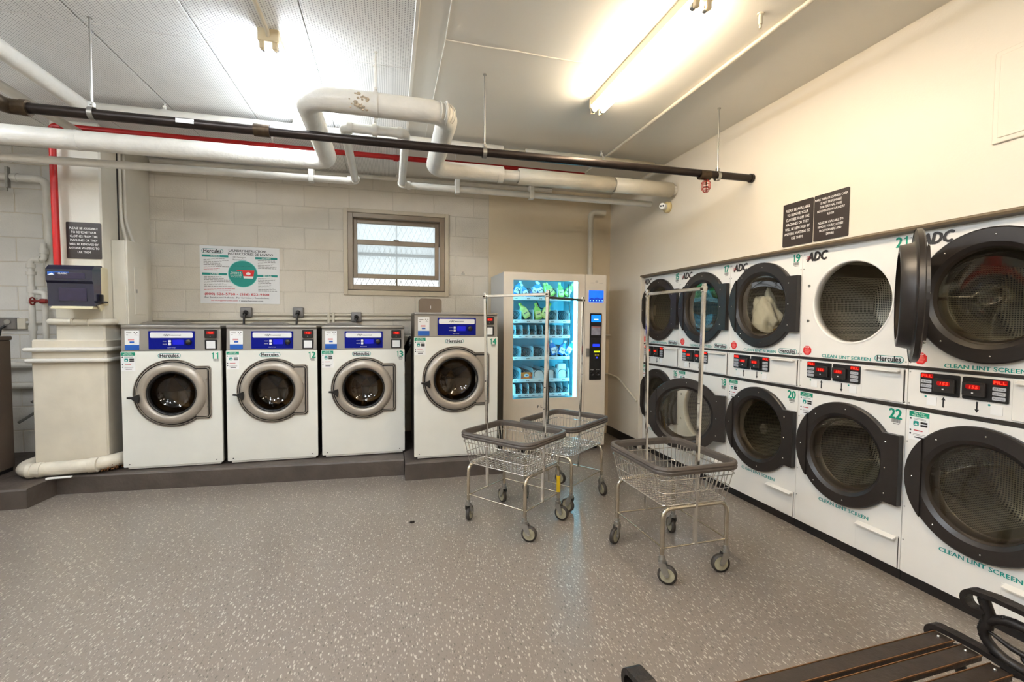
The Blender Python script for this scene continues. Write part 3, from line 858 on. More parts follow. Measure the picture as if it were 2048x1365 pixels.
# ================================================================== shared small markings
def hercules(parent, x, z, w, y=-0.0015):
    h = w*0.24
    o = G().plate(rrect(x-w/2, z-h/2, x+w/2, z+h/2, h*0.49, 6), [rrect(x-w/2+h*0.09, z-h/2+h*0.09, x+w/2-h*0.09, z+h/2-h*0.09, h*0.4, 6)], y, y+0.001)
    p = o.build('logo_outline', TEAL, parent)
    G().prism(rrect(x-w/2, z-h/2, x+w/2, z+h/2, h*0.49, 6), y+0.0012, y+0.0008).build('logo_ground', PAPER, p)
    text('Hercules', x, z+h*0.04, p, INK, w=w*0.82, h=h*0.82, y=y-0.0006, bold=0.045)
    return p
def howto(parent, x, z, w=0.1):
    """pay-by-phone sticker, top-left corner at x, z"""
    s = w/0.1
    p = G().box((x, -0.0012, z-0.16*s), (x+w, 0.0, z)).build('pay_sticker', PAPER, parent)
    G().box((x, -0.002, z-0.028*s), (x+w, -0.001, z)).build('sticker_header', GREEN, p)
    text('How To Pay\nWith Your Phone', x+w/2, z-0.014*s, p, WINK, w=w*0.74, h=0.02*s, y=-0.0026, bold=0.012)
    g = G()
    for zz in (0.04, 0.105, 0.125):
        g.prism(circle(x+0.008*s, z-zz*s, 0.005*s, 10), -0.0018, -0.001)
    for zz, ww in ((0.146, 0.045),):
        g.box((x+0.03*s, -0.0018, z-zz*s), (x+(0.03+ww)*s, -0.001, z-(zz-0.006)*s))
    for zz in (0.053, 0.068):
        g.box((x+0.058*s, -0.0018, z-(zz+0.011)*s), (x+0.092*s, -0.001, z-zz*s))
    g.build('sticker_print', INK, p)
    g = G()
    for zz in (0.036, 0.042, 0.124, 0.131):
        g.box((x+0.022*s, -0.0018, z-(zz+0.002)*s), (x+0.085*s, -0.001, z-zz*s))
    g.build('sticker_print', GREYINK, p)
    G().prism(rrect(x+0.022*s, z-0.079*s, x+0.049*s, z-0.052*s, 0.006*s, 3), -0.002, -0.001).build('app_icon', TEAL, p)
    G().prism([(x+0.027*s, z-0.074*s), (x+0.044*s, z-0.074*s), (x+0.0355*s, z-0.061*s)], -0.0024, -0.0016).build('icon_mark', PAPER, p)
    G().box((x+0.025*s, -0.0018, z-0.107*s), (x+0.07*s, -0.001, z-0.102*s)).build('sticker_print', REDINK, p)
def barcode(parent, x, z, w=0.045, h=0.02):
    g = G()
    random.seed(3)
    xx = x
    while xx < x+w:
        d = random.choice((0.002, 0.003, 0.005)); g.box((xx, -0.0012, z), (min(xx+d, x+w), -0.0004, z+h)); xx += d+random.choice((0.002, 0.003))
    g.box((x+0.008, -0.0012, z-0.009), (x+w-0.004, -0.0004, z-0.005))
    g.build('barcode_tag', GREYINK, parent)

ONE = [(0.17, 0), (0.33, 0), (0.33, 1), (0.21, 1), (0.16, 0.91), (0.02, 0.86), (0.02, 0.74), (0.17, 0.76)]
def number(s, x, z, parent, h=0.056, y=-0.001):
    """machine number in heavy digits; the 1 carries a flag"""
    cw, gap = h*0.56, h*0.07
    x0 = x-(cw*2+gap)/2
    for k, c_ in enumerate(s):
        cx = x0+k*(cw+gap)+cw/2
        if c_ == '1':
            G().prism([(cx-cw*0.30+px*h*0.95, z-h/2+pz*h) for px, pz in ONE], y, y+0.0008).build('digit', GREEN, parent)
        else:
            text(c_, cx, z, parent, GREEN, w=cw, h=h, y=y, bold=0.055, name='digit')

# ================================================================== front-load washers
def wash_outline(cx, cz, Rr, hz, xr, d, n=44, rc=0.03):
    Rr, hz, xr = Rr-d, hz-d, xr-d
    a0 = math.asin(hz/Rr)
    pts = []
    for i in range(n+1):
        a = a0+(2*math.pi-2*a0)*i/n
        pts.append((cx+Rr*math.cos(a), cz+Rr*math.sin(a)))
    for c_, a in (((xr-rc, -hz+rc), 270), ((xr-rc, hz-rc), 0)):
        for k in range(5):
            th = R(a+90*k/4)
            pts.append((cx+c_[0]+rc*math.cos(th), cz+c_[1]+rc*math.sin(th)))
    return pts

def washer(label, num, x, y, z, w, H1, H2, H3, cx, cz, Rr, hz, xr, rg, hump):
    """H1 bottom of control panel, H2 top of it, H3 lid top (all above the base)"""
    t = thing('front_load_washer', label, 'washing machine', (x, y, z), 0, 'white front-load washers on the platform')
    D = 0.74
    g = G()
    g.box((0.004, 0.03, 0.03), (0.016, D, H2)).box((w-0.016, 0.03, 0.03), (w-0.004, D, H2)).box((0.016, D-0.012, 0.03), (w-0.016, D, H2))
    g.box((0.016, 0.03, 0.03), (w-0.016, D-0.012, 0.045)).box((0.016, 0.03, H1), (w-0.016, D-0.012, H1+0.012))
    g.build('casing', SIDE, t)
    g = G()
    for fx in (0.06, w-0.06):
        for fy in (0.1, D-0.1):
            g.cyl((fx, fy, 0), (fx, fy, 0.032), 0.025, n=10)
    g.build('feet', BLACK, t)
    out = wash_outline(cx, cz, Rr, hz, xr, 0)
    f = G().plate(rrect(0, 0.026, w, H1-0.003, 0.008, 2), [out], 0.0, 0.03).build('front_panel', WHITE, t)
    g = G().cyl((0.045, -0.002, 0.05), (0.045, 0.002, 0.05), 0.005, n=8).cyl((w-0.05, -0.002, 0.05), (w-0.05, 0.002, 0.05), 0.005, n=8)
    g.build('screw', BLACK, f)
    G().box((0.03, 0.008, 0.008), (w-0.02, 0.03, 0.024), 0.002).build('kick_strip', WHITE, t)
    fr = G().plate(wash_outline(cx, cz, Rr, hz, xr, 0), [wash_outline(cx, cz, Rr, hz, xr, 0.006)], -0.006, 0.02).build('door_frame', SILVER, t)
    G().plate(wash_outline(cx, cz, Rr, hz, xr, 0.006), [wash_outline(cx, cz, Rr, hz, xr, 0.013)], 0.008, 0.02).build('gasket', BLACK, fr)
    G().plate(wash_outline(cx, cz, Rr, hz, xr, 0.013), [wash_outline(cx, cz, Rr, hz, xr, 0.019)], 0.0, 0.02).build('frame_rib', SILVER, fr)
    G().plate(wash_outline(cx, cz, Rr, hz, xr, 0.019), [circle(cx, cz, rg+0.01, 44)], 0.008, 0.022).build('frame_bed', BLACK, fr)
    # door
    d = G().lathe([(Rr-0.029, 0.008), (Rr-0.031, -0.014), (Rr-0.04, -0.032), (Rr-0.06, -0.044), (rg+0.02, -0.046), (rg+0.006, -0.04), (rg, -0.028), (rg, 0.01)], (cx, 0, cz), 56).build('door', SILVER, t)
    G().prism(rrect(cx+Rr*0.6, cz-hz+0.03, cx+xr-0.03, cz+hz-0.032, 0.008, 3), -0.014, 0.008).build('hinge_cover', SILVER, d)
    g = G()
    for s in (-1, 1):
        g.box((cx+Rr-0.04, -0.024, cz+s*hz*0.52-0.006), (cx+xr-0.03, -0.012, cz+s*hz*0.52+0.006), 0.003)
    g.build('hinge_arm', SILVER, d)
    G().lathe([(rg, -0.02), (rg-0.008, -0.026), (rg-0.016, -0.012), (rg-0.018, 0.03)], (cx, 0, cz), 48).build('door_seal', BLACK, d)
    G().lathe([(rg-0.014, 0.0), (rg-0.03, 0.05), (rg-0.06, 0.085), (rg*0.4, 0.105), (0.001, 0.11)], (cx, 0, cz), 40).build('door_glass', WGLASS, d)
    xl = cx-Rr+0.002
    g = G()
    poly = [(xl-0.012, cz-0.008), (xl+0.02, cz-0.012), (xl+0.065, cz-0.05), (xl+0.072, cz-0.012), (xl+0.066, cz+0.024), (xl+0.02, cz+0.004), (xl-0.012, cz+0.006)]
    g.prism([(p[0], p[1]-0.02) for p in poly], -0.075, -0.042)
    g.build('door_handle', BLACK, d)
    dr = G().lathe([(rg+0.012, 0.06), (rg+0.035, 0.10), (rg+0.035, 0.42), (rg+0.01, 0.45), (0.06, 0.41), (0.001, 0.405)], (cx, 0, cz), 40).build('drum', WDRUM, t)
    for k in range(3):
        g = G()
        a = R(25+120*k)
        q = Vector((math.cos(a), 0, math.sin(a)))
        g.tube([Vector((cx, 0.40, cz))+q*0.03, Vector((cx, 0.42, cz))+q*(rg*0.85)], 0.03, 8, rs=[0.05, 0.02])
        g.tube([Vector((cx, 0.12, cz))+q*(rg+0.03), Vector((cx, 0.42, cz))+q*(rg+0.02)], 0.03, 6)
        g.build('drum_baffle', WDRUM, dr)
    # control panel
    lean = 0.012
    g = G()
    g.add([(0.006, 0.0, H1), (w-0.004, 0.0, H1), (w-0.004, lean, H2), (0.006, lean, H2), (0.006, 0.06, H1), (w-0.004, 0.06, H1), (w-0.004, 0.06, H2), (0.006, 0.06, H2)],
          [(0, 1, 2, 3), (1, 5, 6, 2), (4, 0, 3, 7), (3, 2, 6, 7), (0, 4, 5, 1), (5, 4, 7, 6)])
    cp = g.build('control_panel', STEEL, t)
    lid = G().box((0.004, -0.004, H2), (w-0.002, D, H3), 0.008, 2).build('lid', STEEL, t)
    if hump:
        g = G().lathe([(0.0, 0.0), (0.0, 0.0)], (0, 0, 0), 4)
        bm = bmesh.new(); bmesh.ops.create_cube(bm, size=1)
        for v in bm.verts:
            k = 0.72 if v.co.z > 0 else 1.0
            v.co = Vector((hump+v.co.x*0.36*k, 0.36+v.co.y*0.3*k, H3+0.012+v.co.z*0.03))
        bmesh.ops.bevel(bm, geom=bm.edges[:], offset=0.012, segments=2, affect='EDGES')
        G().bm(bm).build('soap_hatch', STEEL, lid)
    zc0 = H1+0.006; ph = H2-H1
    def py(zz): return lean*(zz-H1)/ph-0.0015
    bx0, bx1 = 0.206*w/0.755, 0.551*w/0.755
    bz0, bz1 = H1+0.012, H2-0.024
    g = G(); g.add([(bx0, py(bz0), bz0), (bx1, py(bz0), bz0), (bx1, py(bz1), bz1), (bx0, py(bz1), bz1)], [(0, 1, 2, 3)])
    fa = G().prism(rrect(bx0, bz0, bx1, bz1, 0.004, 2), -0.0025, 0.012).build('blue_fascia', BLUE, cp)
    Y = -0.004
    G().prism(rrect(bx0+0.012, bz1-0.058, bx1-0.012, bz1-0.012, 0.01, 4), Y, -0.002).build('logo_bar', PAPER, fa)
    text('<W>', bx0+0.137, bz1-0.035, fa, INK, h=0.019, y=Y-0.001, bold=0.03)
    text('wascomat', bx0+0.205, bz1-0.035, fa, INK, w=0.08, y=Y-0.001, bold=0.025)
    G().prism(rrect(bx0+0.18, bz0+0.04, bx0+0.262, bz0+0.084, 0.004, 2), Y, -0.002).build('display', LCD, fa)
    for zz in (0.07, 0.045):
        G().prism(rrect(bx0+0.148, bz0+zz-0.010, bx0+0.168, bz0+zz+0.010, 0.004, 2), Y-0.002, -0.002).build('button', PAPER, fa)
        text('START' if zz > 0.06 else 'PAUSE', bx0+0.122, bz0+zz, fa, WINK, w=0.032, y=Y)
    text('SELECT CYCLE', bx0+0.17, bz0+0.014, fa, WINK, w=0.06, y=Y)
    g = G().lathe([(0.024, 0.0), (0.023, -0.016), (0.018, -0.022), (0.0, -0.022)], (bx0+0.302, -0.002, bz0+0.062), 18)
    g.build('knob', BLACK, fa)
    # sticker at left, card reader and placard at right
    sx = 0.034*w/0.755
    st = G().box((sx, -0.002, H1+0.008), (sx+0.104, 0.014, H2-0.021)).build('price_sticker', PAPER, cp)
    G().box((sx, -0.003, H1+0.008), (sx+0.104, -0.0015, H1+0.052)).build('sticker_band', BLUE2, st)
    g = G()
    for (a, b2, cc, dd) in ((0.012, 0.13, 0.05, 0.136), (0.012, 0.112, 0.025, 0.118), (0.07, 0.112, 0.094, 0.116), (0.066, 0.132, 0.074, 0.14), (0.085, 0.132, 0.094, 0.14), (0.076, 0.124, 0.084, 0.13)):
        g.box((sx+a, -0.0032, H1+0.022+b2), (sx+cc, -0.0015, H1+0.022+dd))
    g.build('sticker_print', GREYINK, st)
    g = G().box((sx+0.035, -0.0032, H1+0.068), (sx+0.068, -0.0015, H1+0.082)); g.build('sticker_print', BLUE2, st)
    g = G().box((sx+0.024, -0.0032, H1+0.09), (sx+0.068, -0.0015, H1+0.104)); g.build('sticker_print', mat('faded pink print', (214, 150, 150), 0.5), st)
    rx = w-0.124 if w < 0.77 else w-0.131
    rd = G().box((rx, -0.016, H2-0.085), (rx+0.092, 0.02, H2-0.012), 0.004).build('card_reader', BLACK, cp)
    G().box((rx+0.018, -0.0175, H2-0.05), (rx+0.078, -0.016, H2-0.026)).build('reader_window', LEDBACK, rd)
    text('4.25', rx+0.05, H2-0.038, rd, LEDRED, w=0.036, h=0.016, y=-0.0185)
    G().cyl((rx+0.046, -0.016, H2-0.07), (rx+0.046, -0.018, H2-0.07), 0.004, n=8).build('reader_mark', GREYINK, rd)
    ql = G().box((rx-0.002, -0.004, H1+0.008), (rx+0.094, 0.016, H1+0.095), 0.002).build('placard_frame', BLACK, cp)
    G().box((rx+0.012, -0.005, H1+0.018), (rx+0.08, -0.003, H1+0.085)).build('placard', PAPER, ql)
    # front markings
    hercules(f, 0.357*w/0.755, H1-0.043, 0.172)
    number(num, w-0.048, H1-0.047, f)
    barcode(f, w-0.062, H1-0.095)
    howto(f, 0.005, H1-0.012)
    return t

WB = PZ
for lab, num, x, hump in (('white front-load washer marked 11 beside the column', '11', -2.220, 0.2),
                          ('white front-load washer marked 12, middle of the row of three', '12', -1.426, 0.28),
                          ('white front-load washer marked 13 below the window', '13', -0.632, 0.17)):
    washer(lab, num, x, 4.62, WB, 0.757, 1.178-WB, 1.372-WB, 1.402-WB, 0.378, 0.806-WB, 0.298, 0.237, 0.300, 0.192, hump)
washer('taller white front-load washer marked 14 next to the vending machine', '14', 0.203, 4.33, 0.16, 0.787, 1.308-0.16, 1.507-0.16, 1.532-0.16, 0.386, 0.903-0.16, 0.315, 0.255, 0.322, 0.208, 0)
t = thing('soap_box', 'brown-grey rounded metal box standing on top of washer 14', 'box', (0.40, 4.98, 1.532))
G().prism(rrect(-0.118, 0.0, 0.118, 0.155, 0.03, 5), -0.06, 0.06).build('shell', mat('taupe metal', (120, 104, 86), 0.45, var=0.06), t)
G().box((0.0, -0.062, 0.05), (0.006, -0.06, 0.08)).build('keyhole', PAPER, t)
for k, (za, zb) in enumerate(((1.20, 1.285), (1.165, 1.225), (1.12, 1.205))):
    pts = [(0.145, 5.38, za-0.12), (0.142, 5.1, za-0.03), (0.186, 4.82, zb)]
    t = tag(G().tube(rounded(pts, 0.06, 5), 0.014, 8).build('rubber_hose', BLACK), '%s black rubber hose in the gap between washers 13 and 14' % ('topmost', 'middle', 'lowest')[k], 'hose', 'hoses between washers')

# ================================================================== stacked dryers
PW, DH = 0.708, 1.96
def door_mesh(t, cz, name='door'):
    """dryer door; object origin on the hinge line"""
    hx, hy = PW-0.006, -0.012
    def off(g):
        g.v = [(a-hx, b2-hy, c2) for a, b2, c2 in g.v]
        return g
    cx, Ro, Ri = 0.354, 0.328, 0.236
    rg_ = G()
    for seg in ([(Ro, -0.004), (Ro, -0.024)], [(Ro, -0.024), (Ro-0.007, -0.031)], [(Ro-0.007, -0.031), (Ri+0.022, -0.031)], [(Ri+0.022, -0.031), (Ri, -0.016)]):
        rg_.lathe(seg, (cx, 0, 0), 60)
    d = off(rg_).build(name, DOORBLK, t, (hx, hy, cz))
    off(G().lathe([(Ri, -0.018), (Ri-0.012, 0.012), (Ri-0.018, 0.05), (Ri-0.024, 0.052)], (cx, 0, 0), 56)).build('door_lip', DOORIN, d)
    off(G().lathe([(Ro-0.004, -0.006), (0.27, -0.004), (0.262, 0.004), (0.252, 0.052), (Ri-0.02, 0.054)], (cx, 0, 0), 56)).build('door_back', DOORBLK, d)
    # chord-shaped handle plate on the free side and hinge plate on the other
    pts = []
    a0 = math.acos(0.245/(Ro-0.004))
    for i in range(17):
        a = math.pi-a0+2*a0*i/16
        pts.append((cx+(Ro-0.004)*math.cos(a), (Ro-0.004)*math.sin(a)))
    off(G().prism(pts[::-1], -0.041, -0.028)).build('handle_plate', DOORBLK, d)
    off(G().prism([(PW-0.100, -0.2), (PW-0.004, -0.2), (PW-0.004, 0.2), (PW-0.100, 0.2)], -0.040, -0.006)).build('hinge_plate', DOORBLK, d)
    g = G()
    for a in (128, 180, 232):
        g.sphere((cx+0.285*math.cos(R(a)), -0.042, 0.285*math.sin(R(a))), 0.005, 6)
    for a in (85, 275):
        g.sphere((cx+0.29*math.cos(R(a)), -0.034, 0.29*math.sin(R(a))), 0.005, 6)
    for zz in (0.15, 0.0, -0.15):
        g.sphere((PW-0.075, -0.041, zz), 0.0055, 6)
    off(g).build('door_screws', CHROME, d)
    off(G().lathe([(Ri-0.008, 0.0), (0.001, 0.006)], (cx, 0, 0), 48)).build('door_glass', GLASS, d)
    return d

def make_dryer():
    t = thing('stacked_dryer', 'stacked dryer', 'dryer', (0, 0, 0), 0, 'white stacked dryers built into the right wall')
    D = 0.9
    g = G()
    g.box((0.003, 0.02, 0.02), (0.012, D, DH)).box((PW-0.012, 0.02, 0.02), (PW-0.003, D, DH)).box((0.012, D-0.01, 0.02), (PW-0.012, D, DH))
    g.box((0.012, 0.02, DH-0.01), (PW-0.012, D-0.01, DH)).box((0.012, 0.02, 0.02), (PW-0.012, D-0.01, 0.03)).box((0.012, 0.03, 1.08), (PW-0.012, D-0.01, 1.1))
    g.build('casing', SIDE, t)
    G().box((0.002, 0.006, 0.0), (PW-0.002, 0.05, 0.056)).build('toe_kick', BASEB, t)
    up = G().plate(rrect(0.0015, 1.222, PW-0.0015, DH, 0.004, 2), [circle(0.354, 1.59, 0.262, 52)], 0.0, 0.022).build('front_panel', DWHITE, t)
    up['spot'] = 'up_panel'
    lo = G().plate(rrect(0.0015, 0.058, PW-0.0015, 0.978, 0.004, 2), [circle(0.354, 0.625, 0.262, 52)], 0.0, 0.022).build('front_panel', DWHITE, t)
    lo['spot'] = 'low_panel'
    cp = G().box((0.0015, 0.002, 1.0), (PW-0.0015, 0.022, 1.204), 0.002).build('control_front', DWHITE, t)
    for z0, z1 in ((1.205, 1.221), (0.979, 0.999)):
        G().box((0.0, -0.004, z0), (PW, 0.02, z1), 0.002).build('trim_strip', TRIMBLK, t)
    for cz, fr in ((1.59, up), (0.625, lo)):
        G().lathe([(0.266, -0.002), (0.258, -0.004), (0.252, 0.004), (0.252, 0.05), (0.27, 0.055)], (0.354, 0, cz), 52).build('opening_rim', DWHITE, fr)
        dg = G()
        n = 48
        vs, fs, uvs = [], [], []
        prof = [(0.262, 0.06), (0.325, 0.075), (0.325, 0.62), (0.30, 0.64), (0.0005, 0.64)]
        dg.lathe(prof, (0.354, 0, cz), n)
        me = dg.mesh('drum', DRUM)
        uv = me.uv_layers.new(name='UVMap')
        for pl in me.polygons:
            flat = all(me.vertices[v].co.y > 0.6 for v in pl.vertices)
            angs = [math.atan2(me.vertices[v].co.z-cz, me.vertices[v].co.x-0.354) for v in pl.vertices]
            if max(angs)-min(angs) > 3:
                angs = [a+2*math.pi if a < 0 else a for a in angs]
            for li, vi, a in zip(pl.loop_indices, pl.vertices, angs):
                co = me.vertices[vi].co
                uv.data[li].uv = (co.x, co.z) if flat else (a*0.32, co.y)
        dr = obj('drum', me, t)
        for k in range(3):
            g = G()
            a = R(15+120*k)
            c_ = Vector((0.354+0.32*math.cos(a), 0, cz+0.32*math.sin(a)))
            tn = Vector((-math.sin(a), 0, math.cos(a))); rd = Vector((-math.cos(a), 0, -math.sin(a)))
            p = [c_-tn*0.05, c_+rd*0.07, c_+tn*0.05]
            g.add([q+Vector((0, 0.09, 0)) for q in p]+[q+Vector((0, 0.63, 0)) for q in p], [(0, 1, 4, 3), (1, 2, 5, 4), (0, 2, 1), (3, 4, 5)])
            g.build('drum_vane', mat('drum vane steel', (150, 142, 126), 0.4, metal=0.7), dr)
        g = G()
        for zz in (-0.12, 0.12):
            g.cyl((0.06, -0.004, cz+zz), (0.06, 0.0, cz+zz), 0.010, n=10)
        g.build('door_catch', GALV, fr)
    # little fixing screws along the seams
    g = G()
    for zz in (1.93, 1.83, 1.24, 1.19, 1.015, 0.80, 0.43, 0.24):
        for xx in (0.012, PW-0.012):
            g.sphere((xx, -0.001, zz), 0.004, 6)
    g.build('panel_screws', GALV, t)
    # control units
    for s in (0, 1):
        x0, x1 = ((0.066, 0.246), (0.258, 0.440))[s]
        z0, z1 = 1.080, 1.191
        un = G().prism(rrect(x0, z0, x1, z1, 0.006, 3), -0.004, 0.004).build('control_unit', BLACK, cp)
        dx = x0+0.004 if s == 0 else x1-0.062
        G().box((dx, -0.006, z1-0.026), (dx+0.057, -0.003, z1-0.004), 0.001).build('status_window', LEDBACK, un)
        text('FILL', dx+0.029, z1-0.015, un, LEDRED, w=0.048, h=0.014, y=-0.0068)
        for k, s_ in enumerate(('HI Temp', 'LO Temp', 'Perm Press')):
            zz = z1-0.046-k*0.023
            bt = G().prism(rrect(dx+0.002, zz-0.008, dx+0.052, zz+0.009, 0.003, 2), -0.007, -0.003).build('button', BTN, un)
            text(s_, dx+0.027, zz, bt, INK, w=0.038, y=-0.0076)
        rx0 = x0+0.072 if s == 0 else x0+0.006
        rd = G().box((rx0, -0.022, z0+0.018), (rx0+0.094, -0.003, z1-0.022), 0.004).build('card_reader', mat('charcoal plastic', (38, 34, 32), 0.4, var=0.1), un)
        G().prism(rrect(rx0+0.018, z1-0.058, rx0+0.076, z1-0.035, 0.007, 3), -0.0235, -0.021).build('reader_window', LEDBACK, rd)
        text('155', rx0+0.052, z1-0.0465, rd, LEDRED, w=0.034, h=0.015, y=-0.0245, shear=0.15)
        G().box((rx0+0.012, -0.0228, z1-0.069), (rx0+0.08, -0.0215, z1-0.066)).build('card_slot', INK, rd)
        G().box((rx0+0.042, -0.0228, z1-0.080), (rx0+0.05, -0.0215, z1-0.073)).build('reader_mark', PAPER, rd)
        qx = 0.098 if s == 0 else 0.372
        q = G().box((qx, 0.0, 1.020), (qx+0.046, 0.003, 1.066)).build('blank_placard', PAPER, cp)
        G().prism(circle(qx-0.006, 1.064, 0.005, 10), 0.0, 0.003).build('sticker_dot', TEAL, cp)
        ax = 0.175 if s == 0 else 0.318
        if s == 0:
            poly = [(ax-0.003, 1.018), (ax+0.003, 1.018), (ax+0.003, 1.056), (ax+0.009, 1.056), (ax, 1.072), (ax-0.009, 1.056), (ax-0.003, 1.056)]
        else:
            poly = [(ax-0.003, 1.072), (ax-0.003, 1.034), (ax-0.009, 1.034), (ax, 1.018), (ax+0.009, 1.034), (ax+0.003, 1.034), (ax+0.003, 1.072)]
        G().prism(poly, 0.0, 0.003).build('arrow', INK, cp)
    # lint door in the control front
    ld = G().box((0.452, -0.004, 1.008), (0.688, 0.003, 1.196), 0.002).build('lint_door', DWHITE, cp)
    G().prism([(-0.004, 1.196), (-0.030, 1.184), (-0.030, 1.180), (-0.004, 1.184)], 0.470, 0.672, 'yz').build('lip_handle', DWHITE, ld)
    G().box((0.689, -0.001, 1.008), (0.694, 0.003, 1.196)).build('door_gap', TRIMBLK, ld)
    # lint drawer in the lower front
    dw = G().box((0.446, -0.003, 0.060), (0.700-0.008, 0.004, 0.234), 0.002).build('lint_drawer', DWHITE, lo)
    G().prism([(-0.003, 0.240), (-0.034, 0.228), (-0.034, 0.223), (-0.003, 0.228)], 0.462, 0.686, 'yz').build('lip_handle', DWHITE, dw)
    G().box((0.693, -0.001, 0.06), (0.697, 0.004, 0.234)).build('drawer_gap', TRIMBLK, dw)
    # markings
    text('ADC', 0.116, 1.908, up, mat('dark chrome badge', (70, 66, 64), 0.3, metal=0.6), w=0.142, h=0.058, y=-0.003, bold=0.09, shear=0.18, name='badge')
    g = G()
    for k in range(3):
        g.box((0.030+k*0.003, -0.0045, 1.893+k*0.008), (0.062, -0.002, 1.896+k*0.008))
    g.build('badge_stripe', mat('badge red', (150, 30, 34), 0.4), up)
    text('CLEAN LINT SCREEN', 0.336, 1.2385, up, TEAL, w=0.325, h=0.020, bold=0.035)
    hercules(up, 0.603, 1.2495, 0.162)
    so = G().prism([(0.06+0.034*math.cos(R(22.5+45*k)), 1.266+0.034*math.sin(R(22.5+45*k))) for k in range(8)], -0.0015, 0.0).build('stop_sticker', STOPRED, up)
    text('STOP', 0.06, 1.288, so, WINK, w=0.036, h=0.010, y=-0.002, bold=0.02)
    g = G()
    for k in range(6):
        g.box((0.038+0.003*abs(k-2), -0.0021, 1.275-k*0.006), (0.082-0.003*abs(k-2), -0.0014, 1.2775-k*0.006))
    g.build('sticker_print', mat('pale red print', (240, 150, 140), 0.5), so)
    text('CLEAN LINT SCREEN', 0.354, 0.273, lo, TEAL, w=0.335, h=0.022, bold=0.035)
    howto(lo, 0.018, 0.972, 0.098)
    door_mesh(t, 1.59)['spot'] = 'up_door'
    door_mesh(t, 0.625)['spot'] = 'low_door'
    return t

dry0 = make_dryer()
XD = 2.787
nums = (('15', '16'), ('17', '18'), ('19', '20'), ('21', '22'), ('23', '24'))
dl = ('stacked dryer marked 15 over 16, farthest from the bench', 'stacked dryer marked 17 over 18 with its lower door swung open',
      'stacked dryer marked 19 over 20 with a white bag behind the upper glass', 'stacked dryer marked 21 over 22 with its upper door swung open',
      'stacked dryer at the right edge of view, nearest the bench, both doors shut')
dryers = [dry0]+[copy_tree(dry0) for k in range(4)]
for k, t in enumerate(dryers):
    t.location = (XD, 4.757-PW*k, 0)
    t.rotation_euler = (0, 0, R(-90))
    t['label'] = 'white ' + dl[k]
    ch = {c_['spot']: c_ for c_ in t.children if 'spot' in c_}
    for c_ in ch.values():
        del c_['spot']
    if k == 4:
        continue
    number(nums[k][0], PW-0.056, 1.915, ch['up_panel'])
    barcode(ch['up_panel'], PW-0.075, 1.865)
    number(nums[k][1], PW-0.056, 0.940, ch['low_panel'])
    barcode(ch['low_panel'], PW-0.075, 0.89)
    if k == 1:
        ch['low_door'].rotation_euler = (0, 0, R(40))
    if k == 3:
        ch['up_door'].rotation_euler = (0, 0, R(128.5))
# crumpled bag in dryer 19
bm = bmesh.new(); bmesh.ops.create_icosphere(bm, subdivisions=4, radius=1)
from mathutils import noise as mnoise
for v in bm.verts:
    p = v.co.copy()
    n_ = mnoise.noise(p*1.7)*0.45+mnoise.noise(p*4.1)*0.22+mnoise.noise(p*9)*0.08
    p *= 1+n_
    k_ = 1-0.4*max(0, p.z)
    v.co = Vector((p.x*0.09*k_, p.y*0.115*k_, p.z*0.19-0.01+0.04*p.y))
G_ = G().bm(bm, True)
tag(G_.build('laundry_bag', mat('thin white plastic', (226, 226, 220), 0.35, var=0.05), None, (XD+0.17, 3.12, 1.535)), 'crumpled white plastic laundry bag inside dryer 19', 'bag')
tag(G().bm((lambda b2: (bmesh.ops.create_icosphere(b2, subdivisions=3, radius=1), [setattr(v, 'co', Vector((v.co.x*0.07, v.co.y*0.12, v.co.z*0.05))*(1+0.35*mnoise.noise(v.co*2.5))) for v in b2.verts], b2)[2])(bmesh.new()), True).build('towel', mat('mustard cloth', (178, 142, 70), 0.8, var=0.2, scale=20), None, (XD+0.19, 2.93, 1.372)), 'mustard yellow cloth lying in the drum of dryer 19', 'cloth')

# ================================================================== vending machine
VX, VY = 1.163, 4.80
VWd, VD, VH = 1.19, 0.66, 1.982
v = thing('vending_machine', 'white glass-front vending machine glowing cyan in the back corner', 'vending machine', (VX, VY, 0))
wx0, wx1, wz0, wz1 = 0.105, 0.845, 0.612, 1.90
g = G()
g.box((0.0, 0.03, 0.05), (0.02, VD, VH)).box((VWd-0.26, 0.03, 0.05), (VWd, VD, VH)).box((0.02, VD-0.02, 0.05), (VWd-0.26, VD, VH))
g.box((0.02, 0.03, VH-0.03), (VWd-0.26, VD-0.02, VH)).box((0.02, 0.03, 0.05), (VWd-0.26, VD-0.02, 0.58))
g.build('cabinet', mat('vending side enamel', (196, 194, 188), 0.35, var=0.02), v)
g = G()
for fx in (0.08, VWd-0.08):
    for fy in (0.08, VD-0.08):
        g.cyl((fx, fy, 0), (fx, fy, 0.052), 0.025, n=10)
g.build('feet', BLACK, v)
fd = G().plate(rrect(0.0, 0.05, 0.932, VH, 0.01, 3), [rrect(wx0, wz0, wx1, wz1, 0.004, 2)], 0.0, 0.03).build('glass_door', VWHITE, v)
G().box((wx0, 0.014, wz0), (wx1, 0.018, wz1)).build('pane', CGLASS, fd)
text('P L U S', 0.455, 0.52, fd, INK, w=0.135, h=0.028, bold=0.02)
sd_ = G().plate(rrect(0.936, 0.05, VWd, VH, 0.01, 3), [], 0.0, 0.03).build('service_door', VWHITE, v)
